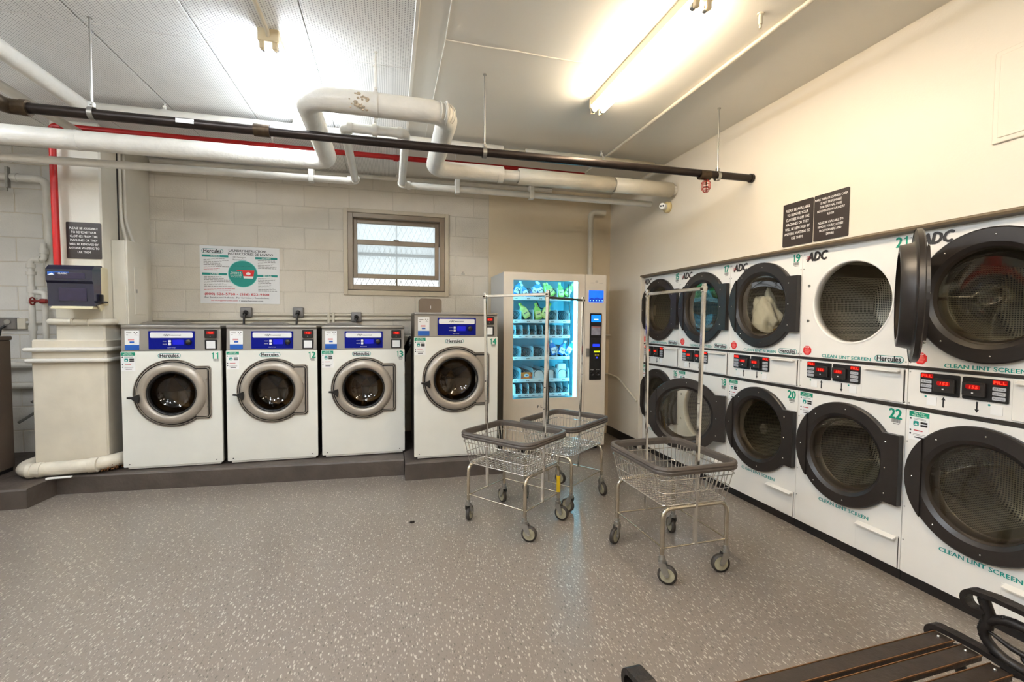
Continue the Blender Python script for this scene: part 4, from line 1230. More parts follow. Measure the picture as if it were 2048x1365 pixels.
# interior
g = G().box((0.021, VD-0.03, 0.58), (0.928, VD-0.02, 1.95)).box((0.021, 0.03, 0.60), (0.03, VD-0.03, 1.95)).box((0.918, 0.03, 0.60), (0.928, VD-0.03, 1.95))
g.build('liner', VIN, v)
G().box((0.10, 0.035, 0.585), (0.80, 0.3, 0.605)).build('bin_floor', VDARK, v)
l1 = G().box((0.818, 0.04, 0.60), (0.850, 0.055, 1.92), 0.002).build('led_strip', LED, v)
G().box((0.09, 0.034, 1.905), (0.85, 0.046, 1.918), 0.002).build('led_strip', LED, v)
G().box((0.088, 0.034, 0.60), (0.098, 0.046, 1.92), 0.002).build('led_strip', LED, v)
# trays
shelf_z = (1.720, 1.467, 1.298, 1.056, 0.808, 0.640)
slots = (5, 5, 9, 5, 5, 9)
TX0, TX1, TYF, TYB = 0.092, 0.802, 0.12, 0.60
MUSH = mat('black coil wire', (30, 62, 74), 0.35, metal=0.6)
DIV = mat('pale divider plastic', (196, 226, 232), 0.4, var=0.02)
coil_me = {}
def coil(n):
    if n not in coil_me:
        wd = (TX1-TX0)/n
        r = min(wd*0.40, 0.05)
        turns = 7
        pts = []
        for i in range(turns*14+1):
            a = 2*math.pi*i/14
            pts.append((r*math.cos(a), 0.40*i/(turns*14), r*math.sin(a)))
        coil_me[n] = (G().tube(pts, 0.0035, 4).mesh('spiral_coil', MUSH), r)
    return coil_me[n]
div_me = {}
for zz, ns in zip(shelf_z, slots):
    dh = 0.115 if ns == 9 else 0.12
    if dh not in div_me:
        poly = [(0.0, 0), (0.44, 0), (0.44, dh), (0.03, dh), (0.008, dh-0.012), (0.0, dh-0.04)]
        div_me[dh] = G().prism(poly, 0.0, 0.006, 'yz').mesh('divider', DIV)
    tr = G().box((TX0, TYF, zz-0.012), (TX1, TYB, zz), 0.002).build('tray', DIV, v)
    ps = G().box((TX0, TYF-0.014, zz-0.030), (TX1, TYF-0.002, zz+0.008), 0.002).build('price_strip', PAPER, tr)
    wd = (TX1-TX0)/ns
    cm, rr = coil(ns)
    for k in range(ns):
        x0 = TX0+wd*k
        obj('divider', div_me[dh], tr, (x0+wd-0.008, TYF+0.004, zz))
        obj('spiral_coil', cm, tr, (x0+wd/2-0.003, TYF+0.008, zz+rr+0.004))
    g = G()
    for k in range(ns):
        x0 = TX0+wd*(k+0.5)
        for q in (-0.012, 0.0, 0.012):
            g.box((x0+q-0.004, TYF-0.0155, zz-0.018), (x0+q+0.004, TYF-0.0135, zz-0.008))
    g.build('price_mark', GREYINK, ps)
G().tube([(0.79, 0.14, 1.88), (0.806, 0.13, 1.5), (0.798, 0.14, 1.2), (0.806, 0.13, 0.9), (0.80, 0.14, 0.62)], 0.006, 6).build('wiring_loom', BLACK, v)
G().tube([(0.55, 0.58, 1.70), (0.58, 0.55, 1.62), (0.64, 0.52, 1.60), (0.70, 0.55, 1.63), (0.72, 0.58, 1.56)], 0.006, 6).build('wiring_loom', BLACK, v)
# service side: screen, card panel, lock
sc = G().box((0.977, -0.004, 1.674), (1.157, 0.004, 1.808), 0.003).build('touch_screen', mat('blue screen', (20, 70, 200), 0.2, emit=(24, 96, 235), estr=0.8, var=0.3, scale=8), sd_)
G().prism([(0.98, 1.712), (1.01, 1.725), (1.04, 1.716), (1.075, 1.732), (1.11, 1.716), (1.154, 1.726), (1.154, 1.678), (0.98, 1.678)], -0.0052, -0.0042).build('screen_graphic', mat('dark blue screen graphic', (10, 40, 130), 0.3, emit=(20, 70, 190), estr=0.5), sc)
g = G()
for k in range(5):
    g.prism(circle(0.995+k*0.036, 1.694, 0.006, 8), -0.0062, -0.005)
g.build('screen_icons', mat('screen icon', (150, 200, 250), 0.3, emit=(120, 190, 255), estr=0.8), sc)
G().prism(circle(1.07, 1.905, 0.017, 16), -0.002, 0.001).build('emblem', mat('embossed enamel', (200, 190, 174), 0.4), sd_)
G().box((0.995, -0.002, 1.886), (1.04, 0.001, 1.893)).box((1.10, -0.002, 1.886), (1.145, 0.001, 1.893)).build('embossed_mark', MATS['embossed enamel'], sd_)
kp = G().prism(rrect(0.994, 0.80, 1.136, 1.551, 0.006, 2), -0.008, 0.002).build('payment_panel', BLACK, sd_)
G().box((1.008, -0.011, 1.452), (1.124, -0.007, 1.532), 0.002).build('payment_screen', mat('bright blue screen', (20, 90, 220), 0.2, emit=(20, 110, 240), estr=0.9), kp)
G().box((1.040, -0.0125, 1.478), (1.092, -0.0105, 1.486)).build('screen_text', mat('screen white', (230, 240, 250), 0.4, emit=(220, 235, 255), estr=1.0), kp)
G().box((1.010, -0.011, 1.305), (1.122, -0.007, 1.404), 0.002).build('reader_label', mat('grey lilac print', (150, 148, 158), 0.4, var=0.15, scale=30), kp)
G().box((1.012, -0.0125, 1.392), (1.120, -0.0105, 1.402)).build('label_band', mat('dull red print', (176, 96, 84), 0.5), kp)
G().box((1.004, -0.011, 1.16), (1.126, -0.007, 1.275), 0.002).build('bill_slot', mat('charcoal slot', (30, 28, 30), 0.35), kp)
G().box((1.028, -0.0125, 1.177), (1.108, -0.0105, 1.206)).build('bill_light', mat('blue slot light', (20, 40, 200), 0.3, emit=(20, 50, 230), estr=0.8), kp)
G().box((1.113, -0.0125, 1.165), (1.117, -0.0105, 1.27)).build('slot_edge', GALV, kp)
tp = G().box((1.036, -0.016, 1.024), (1.120, -0.007, 1.132), 0.003).build('tap_reader', BLACK, kp)
G().box((1.042, -0.0175, 1.112), (1.114, -0.0155, 1.128)).build('reader_display', mat('lime display', (190, 214, 20), 0.3, emit=(200, 225, 20), estr=0.7), tp)
G().prism(circle(1.078, 1.052, 0.010, 10), -0.0175, -0.0155).build('reader_symbol', mat('blue symbol', (50, 60, 200), 0.3, emit=(60, 70, 230), estr=0.6), tp)
g = G()
for q in (0.058, 0.078, 0.098):
    g.box((1.0+q-0.004, -0.0175, 1.076), (1.0+q+0.004, -0.0155, 1.09))
g.build('reader_keys', mat('yellow key', (220, 200, 40), 0.4), tp)
for q in (1.027, 1.095):
    G().lathe([(0.026, -0.008), (0.026, -0.014), (0.018, -0.014), (0.016, -0.009), (0.0, -0.009)], (q, 0, 0.868), 16).build('coin_button', BLACK, kp)
    text('PUSH' if q < 1.05 else 'RETURN', q, 0.915, kp, WINK, w=0.036, y=-0.009)
G().box((0.949, -0.018, 1.064), (0.988, 0.0, 1.16), 0.004).build('lock', GALV, sd_)

# products in the machine
def bottle(x, z, y, h, tilt, body, label, cat_label, capm, lean=0.0):
    t = thing('detergent_bottle', cat_label, 'bottle', (VX+x, VY+y, z), 0, 'detergent bottles in the vending machine')
    t.rotation_euler = (lean, R(tilt), 0)
    s = h/0.16
    g = G()
    prof = [(0.0, 0.001), (0.92, 0.0), (1.0, 0.01), (1.0, 0.085), (0.85, 0.105), (0.5, 0.122), (0.34, 0.13), (0.34, 0.138)]
    n = 18
    vs = []
    for r, hh in prof:
        for i in range(n):
            a = 2*math.pi*i/n
            ex = 0.036*abs(math.cos(a))**0.7*(1 if math.cos(a) >= 0 else -1)
            ey = 0.022*abs(math.sin(a))**0.7*(1 if math.sin(a) >= 0 else -1)
            vs.append((r*ex*s, r*ey*s, hh*s))
    g.add(vs, [(j*n+i, j*n+(i+1) % n, (j+1)*n+(i+1) % n, (j+1)*n+i) for j in range(len(prof)-1) for i in range(n)], True)
    bd = g.build('bottle_body', body, t)
    G().cyl((0, 0, 0.136*s), (0, 0, 0.162*s), 0.016*s, 0.014*s, n=14).build('cap', capm, t)
    G().prism(rrect(-0.028*s, 0.02*s, 0.028*s, 0.082*s, 0.004*s, 2), -0.0235*s, -0.02*s).build('bottle_label', label, bd)
    G().box((-0.018*s, -0.0245*s, 0.046*s), (0.018*s, -0.0232*s, 0.056*s)).build('label_print', GREYINK, bd)
    return t
BB = mat('blue bottle plastic', (40, 130, 210), 0.25, var=0.05)
GB = mat('green bottle plastic', (150, 205, 90), 0.25, var=0.05)
YEL = mat('pale yellow bottle plastic', (215, 225, 130), 0.25, var=0.06)
LWH = mat('white bottle label', (238, 240, 240), 0.35, var=0.03)
LYG = mat('lime bottle label', (222, 230, 150), 0.35, var=0.08, scale=30)
CWH = mat('white cap', (240, 240, 238), 0.35)
sl = (TX1-TX0)/5
for i, (kk, tilt, lab, zoff) in enumerate(((0, 24, 'blue detergent bottle with white label at the left end of the top vending shelf', 0.03), (1, -26, 'blue detergent bottle leaning left in the second slot of the top vending shelf', 0.0), (1.4, 30, 'blue detergent bottle leaning right in the second slot of the top vending shelf', 0.03), (2.2, -24, 'blue detergent bottle in the middle slot of the top vending shelf', 0.035))):
    bottle(TX0+sl*(kk+0.5), 1.722+zoff, 0.16, 0.16, tilt, BB, LWH, lab, CWH)
for i, (kk, tilt, lab, zoff) in enumerate(((2.75, -18, 'green detergent bottle right of the blue ones on the top vending shelf', 0.01), (3.2, -34, 'pale green bottle tilted left behind the rack post on the top vending shelf', 0.03), (3.85, -8, 'upright green bottle in the right part of the top vending shelf', 0.01), (4.2, 36, 'green bottle tilted right at the right end of the top vending shelf', 0.03))):
    bottle(TX0+sl*(kk+0.5), 1.722+zoff, 0.165, 0.165, tilt, GB, LYG, lab, YEL)
for i, (kk, tilt, lab, zoff) in enumerate(((1.05, -32, 'pale yellow bottle tilted left on the second vending shelf', 0.03), (1.95, -12, 'green bottle standing behind the tilted one on the second vending shelf', 0.01), (2.25, 30, 'pale yellow bottle tilted right on the second vending shelf', 0.03))):
    bottle(TX0+sl*(kk+0.5), 1.469+zoff, 0.15, 0.185, tilt, YEL if i != 1 else GB, LYG, lab, GB)
for i, (kk, tilt, lab, zoff) in enumerate(((3.3, -14, 'white-labelled blue bottle at the left of the group on the fourth vending shelf', 0.02), (3.75, 24, 'pale blue bottle in the middle of the group on the fourth vending shelf', 0.02), (4.3, 32, 'white-labelled bottle tilted right at the right end of the fourth vending shelf', 0.03), (4.45, -38, 'small blue bottle lying low at the right end of the fourth vending shelf', 0.01))):
    bottle(TX0+sl*(kk+0.5), 1.058+zoff, 0.155, 0.17 if i < 3 else 0.12, tilt, BB, LWH, lab, CWH)
def carton(name, x, z, w, d, h, material, lab, y=0.13):
    t = thing(name, lab, 'box', (VX+x, VY+y, z), 0, 'boxes in the vending machine')
    G().box((-w/2, 0, 0), (w/2, d, h), 0.003).build('carton', material, t)
    return t
t = carton('detergent_box', TX0+sl*1.45, 0.809, 0.135, 0.05, 0.075, mat('orange carton', (236, 130, 40), 0.45, var=0.1), 'orange dryer-sheet box with white badge on the fifth vending shelf')
G().prism([(0.03*math.cos(R(20*k)), 0.042+0.02*math.sin(R(20*k))) for k in range(18)], -0.0015, 0.0005).build('badge', PAPER, t)
G().box((0.03, -0.0015, 0.018), (0.064, 0.0005, 0.028)).box((-0.064, -0.0015, 0.02), (-0.035, 0.0005, 0.03)).build('purple_mark', mat('purple print', (90, 50, 140), 0.5), t)
G().box((-0.012, -0.002, 0.038), (0.012, -0.0012, 0.05)).build('print', BLUE2, t)
carton('white_box', TX0+sl*2.5, 0.809, 0.12, 0.06, 0.09, LWH, 'white box behind coils in the middle of the fifth vending shelf', 0.16)
carton('white_box', TX0+sl*3.42, 0.809, 0.10, 0.06, 0.10, LWH, 'white box right of middle on the fifth vending shelf', 0.16)
t = thing('laundry_bag_pack', 'clear pack of white laundry bags at the right end of the fifth vending shelf', 'pack', (VX+TX0+sl*4.45, VY+0.15, 0.809), 0)
G().box((-0.05, 0, 0), (0.05, 0.05, 0.165), 0.012, 2).build('pack', LWH, t)
G().box((-0.045, 0.005, 0.16), (0.045, 0.03, 0.185), 0.004).build('seal', CGLASS, t)
carton('white_box', TX0+0.035, 0.641, 0.065, 0.06, 0.115, LWH, 'slim white box at the left end of the lowest vending shelf', 0.122)

# ================================================================== laundry carts
def make_cart():
    t = thing('laundry_cart', 'cart', 'laundry cart', (0, 0, 0), 0, 'chrome wire laundry carts with hanging rails')
    L, W, ZR, ZB_ = 0.300, 0.258, 0.662, 0.432
    lu, wv = 0.250, 0.214
    def path(l, w, z, r=0.07, n=5):
        pts = []
        for cx, cy, a in ((l-r, w-r, 0), (-l+r, w-r, 90), (-l+r, -w+r, 180), (l-r, -w+r, 270)):
            for k in range(n+1):
                th = R(a+90*k/n)
                pts.append((cx+r*math.cos(th), cy+r*math.sin(th), z))
        return pts
    # bumper rim
    g = G()
    pr = [(-0.012, -0.026), (0.012, -0.026), (0.016, -0.012), (0.012, -0.006), (0.016, 0.004), (0.010, 0.016), (-0.010, 0.016), (-0.014, 0.0)]
    base = path(L, W, ZR-0.016, 0.075, 6)
    N = len(base)
    vs = []
    for i in range(N):
        a = Vector(base[i-1]); b2 = Vector(base[(i+1) % N]); tn = (b2-a).normalized(); nn = Vector((tn.y, -tn.x, 0))
        for o_, h_ in pr:
            vs.append(Vector(base[i])+nn*o_+Vector((0, 0, h_)))
    m_ = len(pr)
    g.add(vs, [(i*m_+k, i*m_+(k+1) % m_, ((i+1) % N)*m_+(k+1) % m_, ((i+1) % N)*m_+k) for i in range(N) for k in range(m_)], False)
    g.build('bumper_rim', RUBBER, t)
    # wire basket
    l2, w2 = 0.252, 0.212
    g = G()
    g.tube(path(l2, w2, ZB_, 0.03), 0.0035, 5, closed=True)
    for f_ in (0.33, 0.68):
        g.tube(path(l2+(L-l2)*f_+0.006, w2+(W-w2)*f_+0.006, ZB_+(ZR-ZB_)*f_, 0.045), 0.003, 5, closed=True)
    nu, nv = 17, 14
    for i in range(nu):
        f_ = -1+2*(i+0.5)/nu
        for s in (-1, 1):
            g.tube([(f_*l2, s*w2, ZB_), (f_*(L-0.02), s*(W-0.006), ZR-0.03)], 0.0022, 4, cap=False)
        g.tube([(f_*l2, -w2, ZB_), (f_*l2, w2, ZB_)], 0.0024, 4, cap=False)
    for i in range(nv):
        f_ = -1+2*(i+0.5)/nv
        for s in (-1, 1):
            g.tube([(s*l2, f_*w2, ZB_), (s*(L-0.006), f_*(W-0.02), ZR-0.03)], 0.0022, 4, cap=False)
        g.tube([(-l2, f_*w2, ZB_-0.005), (l2, f_*w2, ZB_-0.005)], 0.0024, 4, cap=False)
    g.build('wire_basket', CHROME, t)
    # two inverted-U leg frames, lower bars, uprights
    for s in (-1, 1):
        fr = G().tube(rounded([(s*lu, -wv, 0.135), (s*lu, -wv, ZB_-0.016), (s*lu, wv, ZB_-0.016), (s*lu, wv, 0.135)], 0.06, 6), 0.0125, 10).build('leg_frame', NICKEL, t)
        G().cyl((s*lu, -wv-0.015, 0.195), (s*lu, wv+0.015, 0.195), 0.005, n=8).build('stretcher_bar', NICKEL, t)
    for s in (-1, 1):
        G().cyl((-lu-0.015, s*wv, 0.20), (lu+0.015, s*wv, 0.20), 0.005, n=8).build('stretcher_bar', NICKEL, t)
    for s in (-1, 1):
        p0 = Vector((s*(lu-0.002), 0, 0.19)); p1 = Vector((s*0.278, 0, 1.668))
        d = (p1-p0).normalized()
        up = G().box((-0.008, -0.011, 0), (0.008, 0.011, (p1-p0).length), 0.002)
        up.xf(Matrix.Translation(p0) @ d.to_track_quat('Z', 'Y').to_matrix().to_4x4())
        u_ = up.build('upright', CHROME, t)
        q = p1-d*0.03
        G().box((q.x-0.012, -0.015, q.z-0.018), (q.x+0.012, 0.015, q.z+0.018), 0.004).build('corner_fitting', CHROME, u_)
        G().cyl((q.x-s*0.0, -0.022, q.z), (q.x, 0.022, q.z), 0.007, n=8).build('fitting_bolt', BRASS, u_)
        g = G()
        for zz in (0.62, 0.85, 1.0):
            qq = p0+d*(zz-0.19)
            g.cyl((qq.x, -0.0115, qq.z), (qq.x, -0.0125, qq.z), 0.004, n=6)
        g.build('adjuster_holes', INK, u_)
    G().box((-0.27, -0.008, 1.630), (0.27, 0.008, 1.650), 0.003).build('hanging_rail', CHROME, t)
    return t
def caster(parent, x, y, ang):
    ca, sa = math.cos(ang), math.sin(ang)
    def P(a, b2, z): return Vector((x+a*ca-b2*sa, y+a*sa+b2*ca, z))
    rw = 0.052
    off = 0.030
    g = G().cyl((x, y, 0.118), (x, y, 0.138), 0.021, n=14).cyl((x, y, 0.136), (x, y, 0.16), 0.014, n=10)
    for s in (-1, 1):
        b2 = s*0.019
        poly = [(-0.016, 0.12), (0.022, 0.12), (off+0.012, 0.06), (off, 0.043), (off-0.016, 0.05), (-0.016, 0.10)]
        vs = [P(p[0], b2-0.0015, p[1]) for p in poly]+[P(p[0], b2+0.0015, p[1]) for p in poly]
        n = len(poly)
        g.add(vs, [tuple(range(n)), tuple(range(2*n-1, n-1, -1))]+[(i, n+i, n+(i+1) % n, (i+1) % n) for i in range(n)])
    g.add([P(-0.016, -0.02, 0.12), P(0.022, -0.02, 0.12), P(0.022, 0.02, 0.12), P(-0.016, 0.02, 0.12)], [(0, 1, 2, 3)])
    cs = g.build('caster_fork', GALV, parent)
    c0 = P(off, 0, rw); ax = (P(off, 1, rw)-c0).normalized()
    w = G().tube([c0-ax*0.011, c0-ax*0.012, c0+ax*0.012, c0+ax*0.011], rw, 24, rs=[rw-0.012, rw, rw, rw-0.012])
    w.build('tyre', mat('dark tyre', (62, 56, 50), 0.6, var=0.2, scale=40), cs)
    G().cyl(c0-ax*0.0125, c0+ax*0.0125, rw-0.012, n=20).build('wheel', mat('grey wheel hub', (158, 152, 128), 0.45, var=0.15, scale=30), cs)
    G().cyl(c0-ax*0.024, c0+ax*0.024, 0.009, n=8).build('axle', GALV, cs)

cart0 = make_cart()
cart_def = ((0.860, 3.210, -0.892, 'wire laundry cart with yellow-taped leg standing in front of washer 14', (R(60), R(-32), R(-45), R(105))),
            (1.661, 2.482, -1.543, 'wire laundry cart nearest the dryers, alone in front on the right', (R(215), R(-38), R(168), R(80))),
            (1.385, 3.556, 0.661, 'wire laundry cart parked behind the taped one, in front of the vending machine', (R(120), R(-85), R(-60), R(60))))
copies = [cart0, copy_tree(cart0), copy_tree(cart0)]
for t, (x, y, th, lab, angs) in zip(copies, cart_def):
    t.location = (x, y, 0); t.rotation_euler = (0, 0, th); t['label'] = lab
    for k, (su, sv) in enumerate(((-1, -1), (1, -1), (1, 1), (-1, 1))):
        caster(t, su*0.25, sv*0.214, angs[k]-th)
G().cyl((0.25, 0.214, 0.205), (0.25, 0.214, 0.325), 0.0145, n=10).build('yellow_tape', YELLOW, copies[0])
p0 = Vector((-0.248, 0, 0.19)); p1 = Vector((-0.278, 0, 1.668)); dd = (p1-p0)
g = G().box((-0.0095, -0.0125, 0), (0.0095, 0.0125, 0.135), 0.002)
g.xf(Matrix.Translation(p0+dd*0.885) @ dd.normalized().to_track_quat('Z', 'Y').to_matrix().to_4x4())
g.build('yellow_tape', YELLOW, copies[2])
tag(G().sphere((0, 0, 0.008), 0.012, 8, (1.2, 0.8, 0.6)).sphere((0.014, 0.004, 0.006), 0.009, 7).build('litter', mat('dark lint', (46, 38, 32), 0.9, var=0.3, scale=80), None, (0.136, 3.333, 0)), 'small dark clump of lint on the open floor before washer 13', 'litter')

# ================================================================== signs and poster
def sign(label, x, y, z, rz, w, h, body, tw, th, line=1.25):
    t = thing('engraved_sign', label, 'sign', (x, y, z), rz, 'dark engraved notice signs')
    G().prism(rrect(0, 0, w, h, 0.008, 3), -0.006, 0.0).build('plate', SIGNBLK, t)
    text(body, w/2, h/2+0.002, t, WINK, w=tw, h=th, y=-0.0068, bold=0.016, line=line)
    return t
S1 = 'PLEASE BE AVAILABLE\nTO REMOVE YOUR\nCLOTHES FROM THE\nMACHINES OR THEY\nWILL BE REMOVED BY\nANYONE WAITING TO\nUSE THEM'
S2 = 'MARK TERRACE OWNERS CORP.\nIS NOT RESPONSIBLE\nFOR PERSONAL ITEMS\nREMOVED FROM LAUNDRY\nROOM\n\nPLEASE BE AVAILABLE TO\nREMOVE YOUR CLOTHES\nFROM WASHERS AND\nDRYERS'
sign('dark engraved notice sign on the column above the towel dispenser', -2.60, 4.674, 1.952, 0, 0.243, 0.300, S1, 0.215, 0.215)
sign('dark engraved notice sign above the dryers, the left one of two', XR, 2.760, 1.998, R(-90), 0.243, 0.300, S1, 0.212, 0.215)
sign('dark engraved notice sign above the dryers naming the owners corporation', XR, 2.508, 1.998, R(-90), 0.243, 0.300, S2, 0.230, 0.245)
# laundry instruction poster
PWd, PHt = 0.755, 0.60
p = thing('instruction_poster', 'white and green laundry instructions poster on the block wall', 'poster', (-1.92, YB, 1.622))
G().box((0, -0.006, 0), (PWd, -0.002, PHt)).build('sheet', PAPER, p)
py_ = -0.0068
hercules(p, 0.118, 0.545, 0.2, -0.0075)
text('LAUNDRY INSTRUCTIONS', 0.45, 0.557, p, INK, w=0.36, h=0.024, y=py_, bold=0.03)
text('INSTRUCCIONES DE LAVADO', 0.478, 0.524, p, INK, w=0.43, h=0.024, y=py_, bold=0.03)
text('HD Detergent\nRecommended', 0.37, 0.476, p, GREYINK, w=0.125, h=0.042, y=py_, bold=0.01)
for (x0, x1, z, s_) in ((0.02, 0.265, 0.494, 'WASHING'), (0.52, 0.735, 0.486, 'DRYING'), (0.02, 0.25, 0.306, 'LAVAR'), (0.535, 0.735, 0.299, 'SECAR')):
    b_ = G().box((x0, py_-0.0004, z-0.011), (x1, -0.006, z+0.012)).build('heading_bar', TEAL, p)
    text(s_, (x0+x1)/2, z, b_, WINK, w=0.085, h=0.013, y=py_-0.001, bold=0.02)
random.seed(5)
def lines(x0, z0, n, wmax, material, step=0.0165):
    g = G()
    for k in range(n):
        ww = wmax*random.uniform(0.6, 1.0); xx = x0
        while xx < x0+ww:
            d = random.uniform(0.012, 0.035)
            g.box((xx, py_, z0-k*step-0.0025), (min(xx+d, x0+ww), -0.006, z0-k*step+0.0025)); xx += d+0.005
    g.build('small_print', material, p)
lines(0.035, 0.468, 6, 0.235, GREYINK); lines(0.035, 0.366, 2, 0.2, REDINK); lines(0.035, 0.278, 7, 0.27, GREYINK); lines(0.035, 0.156, 2, 0.29, REDINK)
lines(0.545, 0.462, 6, 0.19, GREYINK); lines(0.545, 0.27, 9, 0.185, GREYINK)
ci = G().prism(circle(0.40, 0.315, 0.143, 40), py_-0.0002, -0.006).build('disc_edge', mat('pale cyan print', (150, 214, 208), 0.5), p)
G().prism(circle(0.40, 0.315, 0.137, 40), py_-0.0008, -0.006).build('disc', TEAL, ci)
text('Fill the Cup to Here', 0.40, 0.395, ci, mat('dark teal print', (0, 84, 84), 0.5), w=0.17, h=0.013, y=py_-0.0014)
text('This step is all\nyou need to get\nyour wash load\nclean properly', 0.335, 0.305, ci, WINK, w=0.11, h=0.06, y=py_-0.0014, bold=0.01)
lines(0.33, 0.245, 3, 0.14, MATS['dark teal print'])
G().prism([(0.405, 0.29), (0.50, 0.29), (0.512, 0.355), (0.34, 0.355), (0.345, 0.347), (0.395, 0.343)], py_-0.0014, -0.006).build('measuring_cup', STOPRED, ci)
G().prism([(0.408, 0.268), (0.496, 0.268), (0.501, 0.291), (0.404, 0.291)], py_-0.0018, -0.006).build('cup_base', PAPER, ci)
G().prism([(0.452+0.022*math.cos(R(20*k)), 0.318+0.016*math.sin(R(20*k))) for k in range(18)], py_-0.002, -0.006).build('cup_badge', PAPER, ci)
text('(800) 526-5760 \u2022 (516) 822-9300', 0.345, 0.095, p, REDINK, w=0.61, h=0.032, y=py_, bold=0.035)
text('For Service and Refunds:  Por Servicios y Reembolsos:', 0.345, 0.060, p, INK, w=0.61, h=0.02, y=py_, bold=0.02)
text('service@hercnet.com', 0.222, 0.030, p, REDINK, w=0.25, h=0.018, y=py_, bold=0.02)
text('\u2022 www.hercnet.com', 0.475, 0.030, p, INK, w=0.23, h=0.018, y=py_, bold=0.02)

# ================================================================== towel dispenser on the column
t = thing('towel_dispenser', 'navy smoked plastic paper towel dispenser on the column', 'dispenser', (-2.462, 4.672, 1.53))
G().box((-0.145, -0.12, 0.03), (0.15, 0.0, 0.35), 0.015, 2).build('case', BEIGE, t)
poly = [(-0.13, 0.355), (-0.19, 0.345), (-0.225, 0.31), (-0.225, 0.22), (-0.21, 0.20), (-0.205, 0.02), (-0.10, 0.02), (-0.09, 0.355)]
g = G().prism([(a, b2) for a, b2 in poly], -0.158, 0.148, 'yz')
g.build('cover', NAVY, t)
G().box((-0.10, -0.2285, 0.235), (0.10, -0.224, 0.285), 0.004).build('window', NAVY2, t)
G().box((-0.085, -0.213, 0.06), (0.10, -0.2065, 0.165), 0.004).build('window', NAVY2, t)
lb = G().box((-0.145, -0.2275, 0.262), (-0.005, -0.224, 0.29), 0.001).build('maker_label', BLUE2, t)
text('CLASSIC', -0.045, 0.277, lb, WINK, w=0.06, h=0.012, y=-0.2285, bold=0.02)
G().prism([(-0.143, 0.264), (-0.10, 0.264), (-0.115, 0.28), (-0.128, 0.272)], -0.2282, -0.226).build('label_peak', PAPER, lb)
G().prism([(-0.225, 0.0), (-0.06, 0.0), (-0.06, 0.025), (-0.20, 0.025)], -0.135, 0.14, 'yz').build('tray', BEIGE, t)
G().box((0.148, -0.14, 0.055), (0.168, -0.115, 0.12), 0.003).box((0.148, -0.17, 0.05), (0.185, -0.09, 0.065), 0.003).build('crank', BLACK, t)
G().prism([(-0.17, 0.03), (-0.09, 0.05), (-0.13, -0.02)], 0.148, 0.158, 'yz').build('bracket', BEIGE, t)

# ================================================================== machine at the left edge
t = thing('steel_machine', 'brown steel machine side at the left edge beside the column', 'machine', (-3.12, 4.0, PZ))
sm = mat('brown brushed steel', (104, 90, 78), 0.4, metal=0.4, var=0.08, scale=4)
G().box((-0.75, 0.0, 0.03), (0.0, 0.86, 1.115), 0.006).build('side_panel', sm, t)
G().box((-0.76, -0.01, 1.115), (0.006, 0.87, 1.15), 0.006).build('lid', sm, t)
G().box((-0.74, 0.02, 0.0), (-0.01, 0.85, 0.03)).build('base', BLACK, t)
G().plate(rrect(-0.745, 0.04, -0.01, 1.10, 0.02, 3), [circle(-0.375, 0.6, 0.24, 40)], -0.012, 0.0).build('front_panel', WHITE, t)
G().lathe([(0.26, -0.012), (0.25, -0.045), (0.20, -0.05), (0.18, -0.02), (0.001, -0.01)], (-0.375, 0, 0.6), 40).build('door', SILVER, t)
for k, (x, y, z, zz) in enumerate(((-3.03, 5.38, 0.98, 0.55), (-3.12, 5.36, 0.80, 0.45))):
    t = thing('water_tap', ('upper' if k == 0 else 'lower')+' corroded tap with a grey hose behind the brown machine', 'tap', (x, y, z), 0, 'taps behind the brown machine')
    G().cyl((0, 0.1, 0), (0, -0.03, 0), 0.016, n=10).cyl((0, -0.03, 0.03), (0, -0.03, -0.04), 0.018, n=10).build('body', GALV, t)
    G().tube([(0.03*math.cos(R(45*q)), -0.03+0.03*math.sin(R(45*q)), 0.035) for q in range(8)], 0.007, 6, closed=True).build('handle', GALV, t)
    G().tube(rounded([(0, -0.03, -0.04), (0, -0.05, -0.12), (-0.10, -0.12, -0.24), (-0.16, -0.2, -0.30)], 0.08, 5), 0.012, 8).build('hose', mat('grey hose', (110, 106, 98), 0.5), t)
pipe('supply_pipe', 'upper white supply pipe low on the wall behind the brown machine', [(-4.4, 5.45, 1.0), (-2.9, 5.45, 1.0)], 0.03, PIPE, n=10)
pipe('supply_pipe', 'lower white supply pipe low on the wall behind the brown machine', [(-4.4, 5.45, 0.80), (-2.9, 5.45, 0.80)], 0.03, PIPE, n=10)

# ================================================================== bench in the foreground
b = thing('park_bench', 'dark slatted park bench with ornate cast iron ends in the near right corner', 'bench', (1.158, 0.80, 0), R(1.8))
BW = 0.585                                                # half length
def arc(c_, r, a0, a1, n=14, sy=1.0):
    return [(c_[0]+r*math.cos(R(a0+(a1-a0)*i/n)), c_[1]+sy*r*math.sin(R(a0+(a1-a0)*i/n))) for i in range(n+1)]
def flat_bar(pts, x, wd, th):
    """strap of rectangular section (width along x) following y-z points"""
    g = G(); n = len(pts); vs = []
    for i in range(n):
        a = Vector(pts[max(i-1, 0)]); c2 = Vector(pts[min(i+1, n-1)]); tn = (c2-a).normalized(); nn = Vector((-tn.y, tn.x))
        for sx, so in ((-1, -1), (1, -1), (1, 1), (-1, 1)):
            vs.append((x+sx*wd/2, pts[i][0]+nn.x*so*th/2, pts[i][1]+nn.y*so*th/2))
    fs = [(i*4+k, i*4+(k+1) % 4, (i+1)*4+(k+1) % 4, (i+1)*4+k) for i in range(n-1) for k in range(4)]
    fs += [(3, 2, 1, 0), ((n-1)*4, (n-1)*4+1, (n-1)*4+2, (n-1)*4+3)]
    return g.add(vs, fs, False)
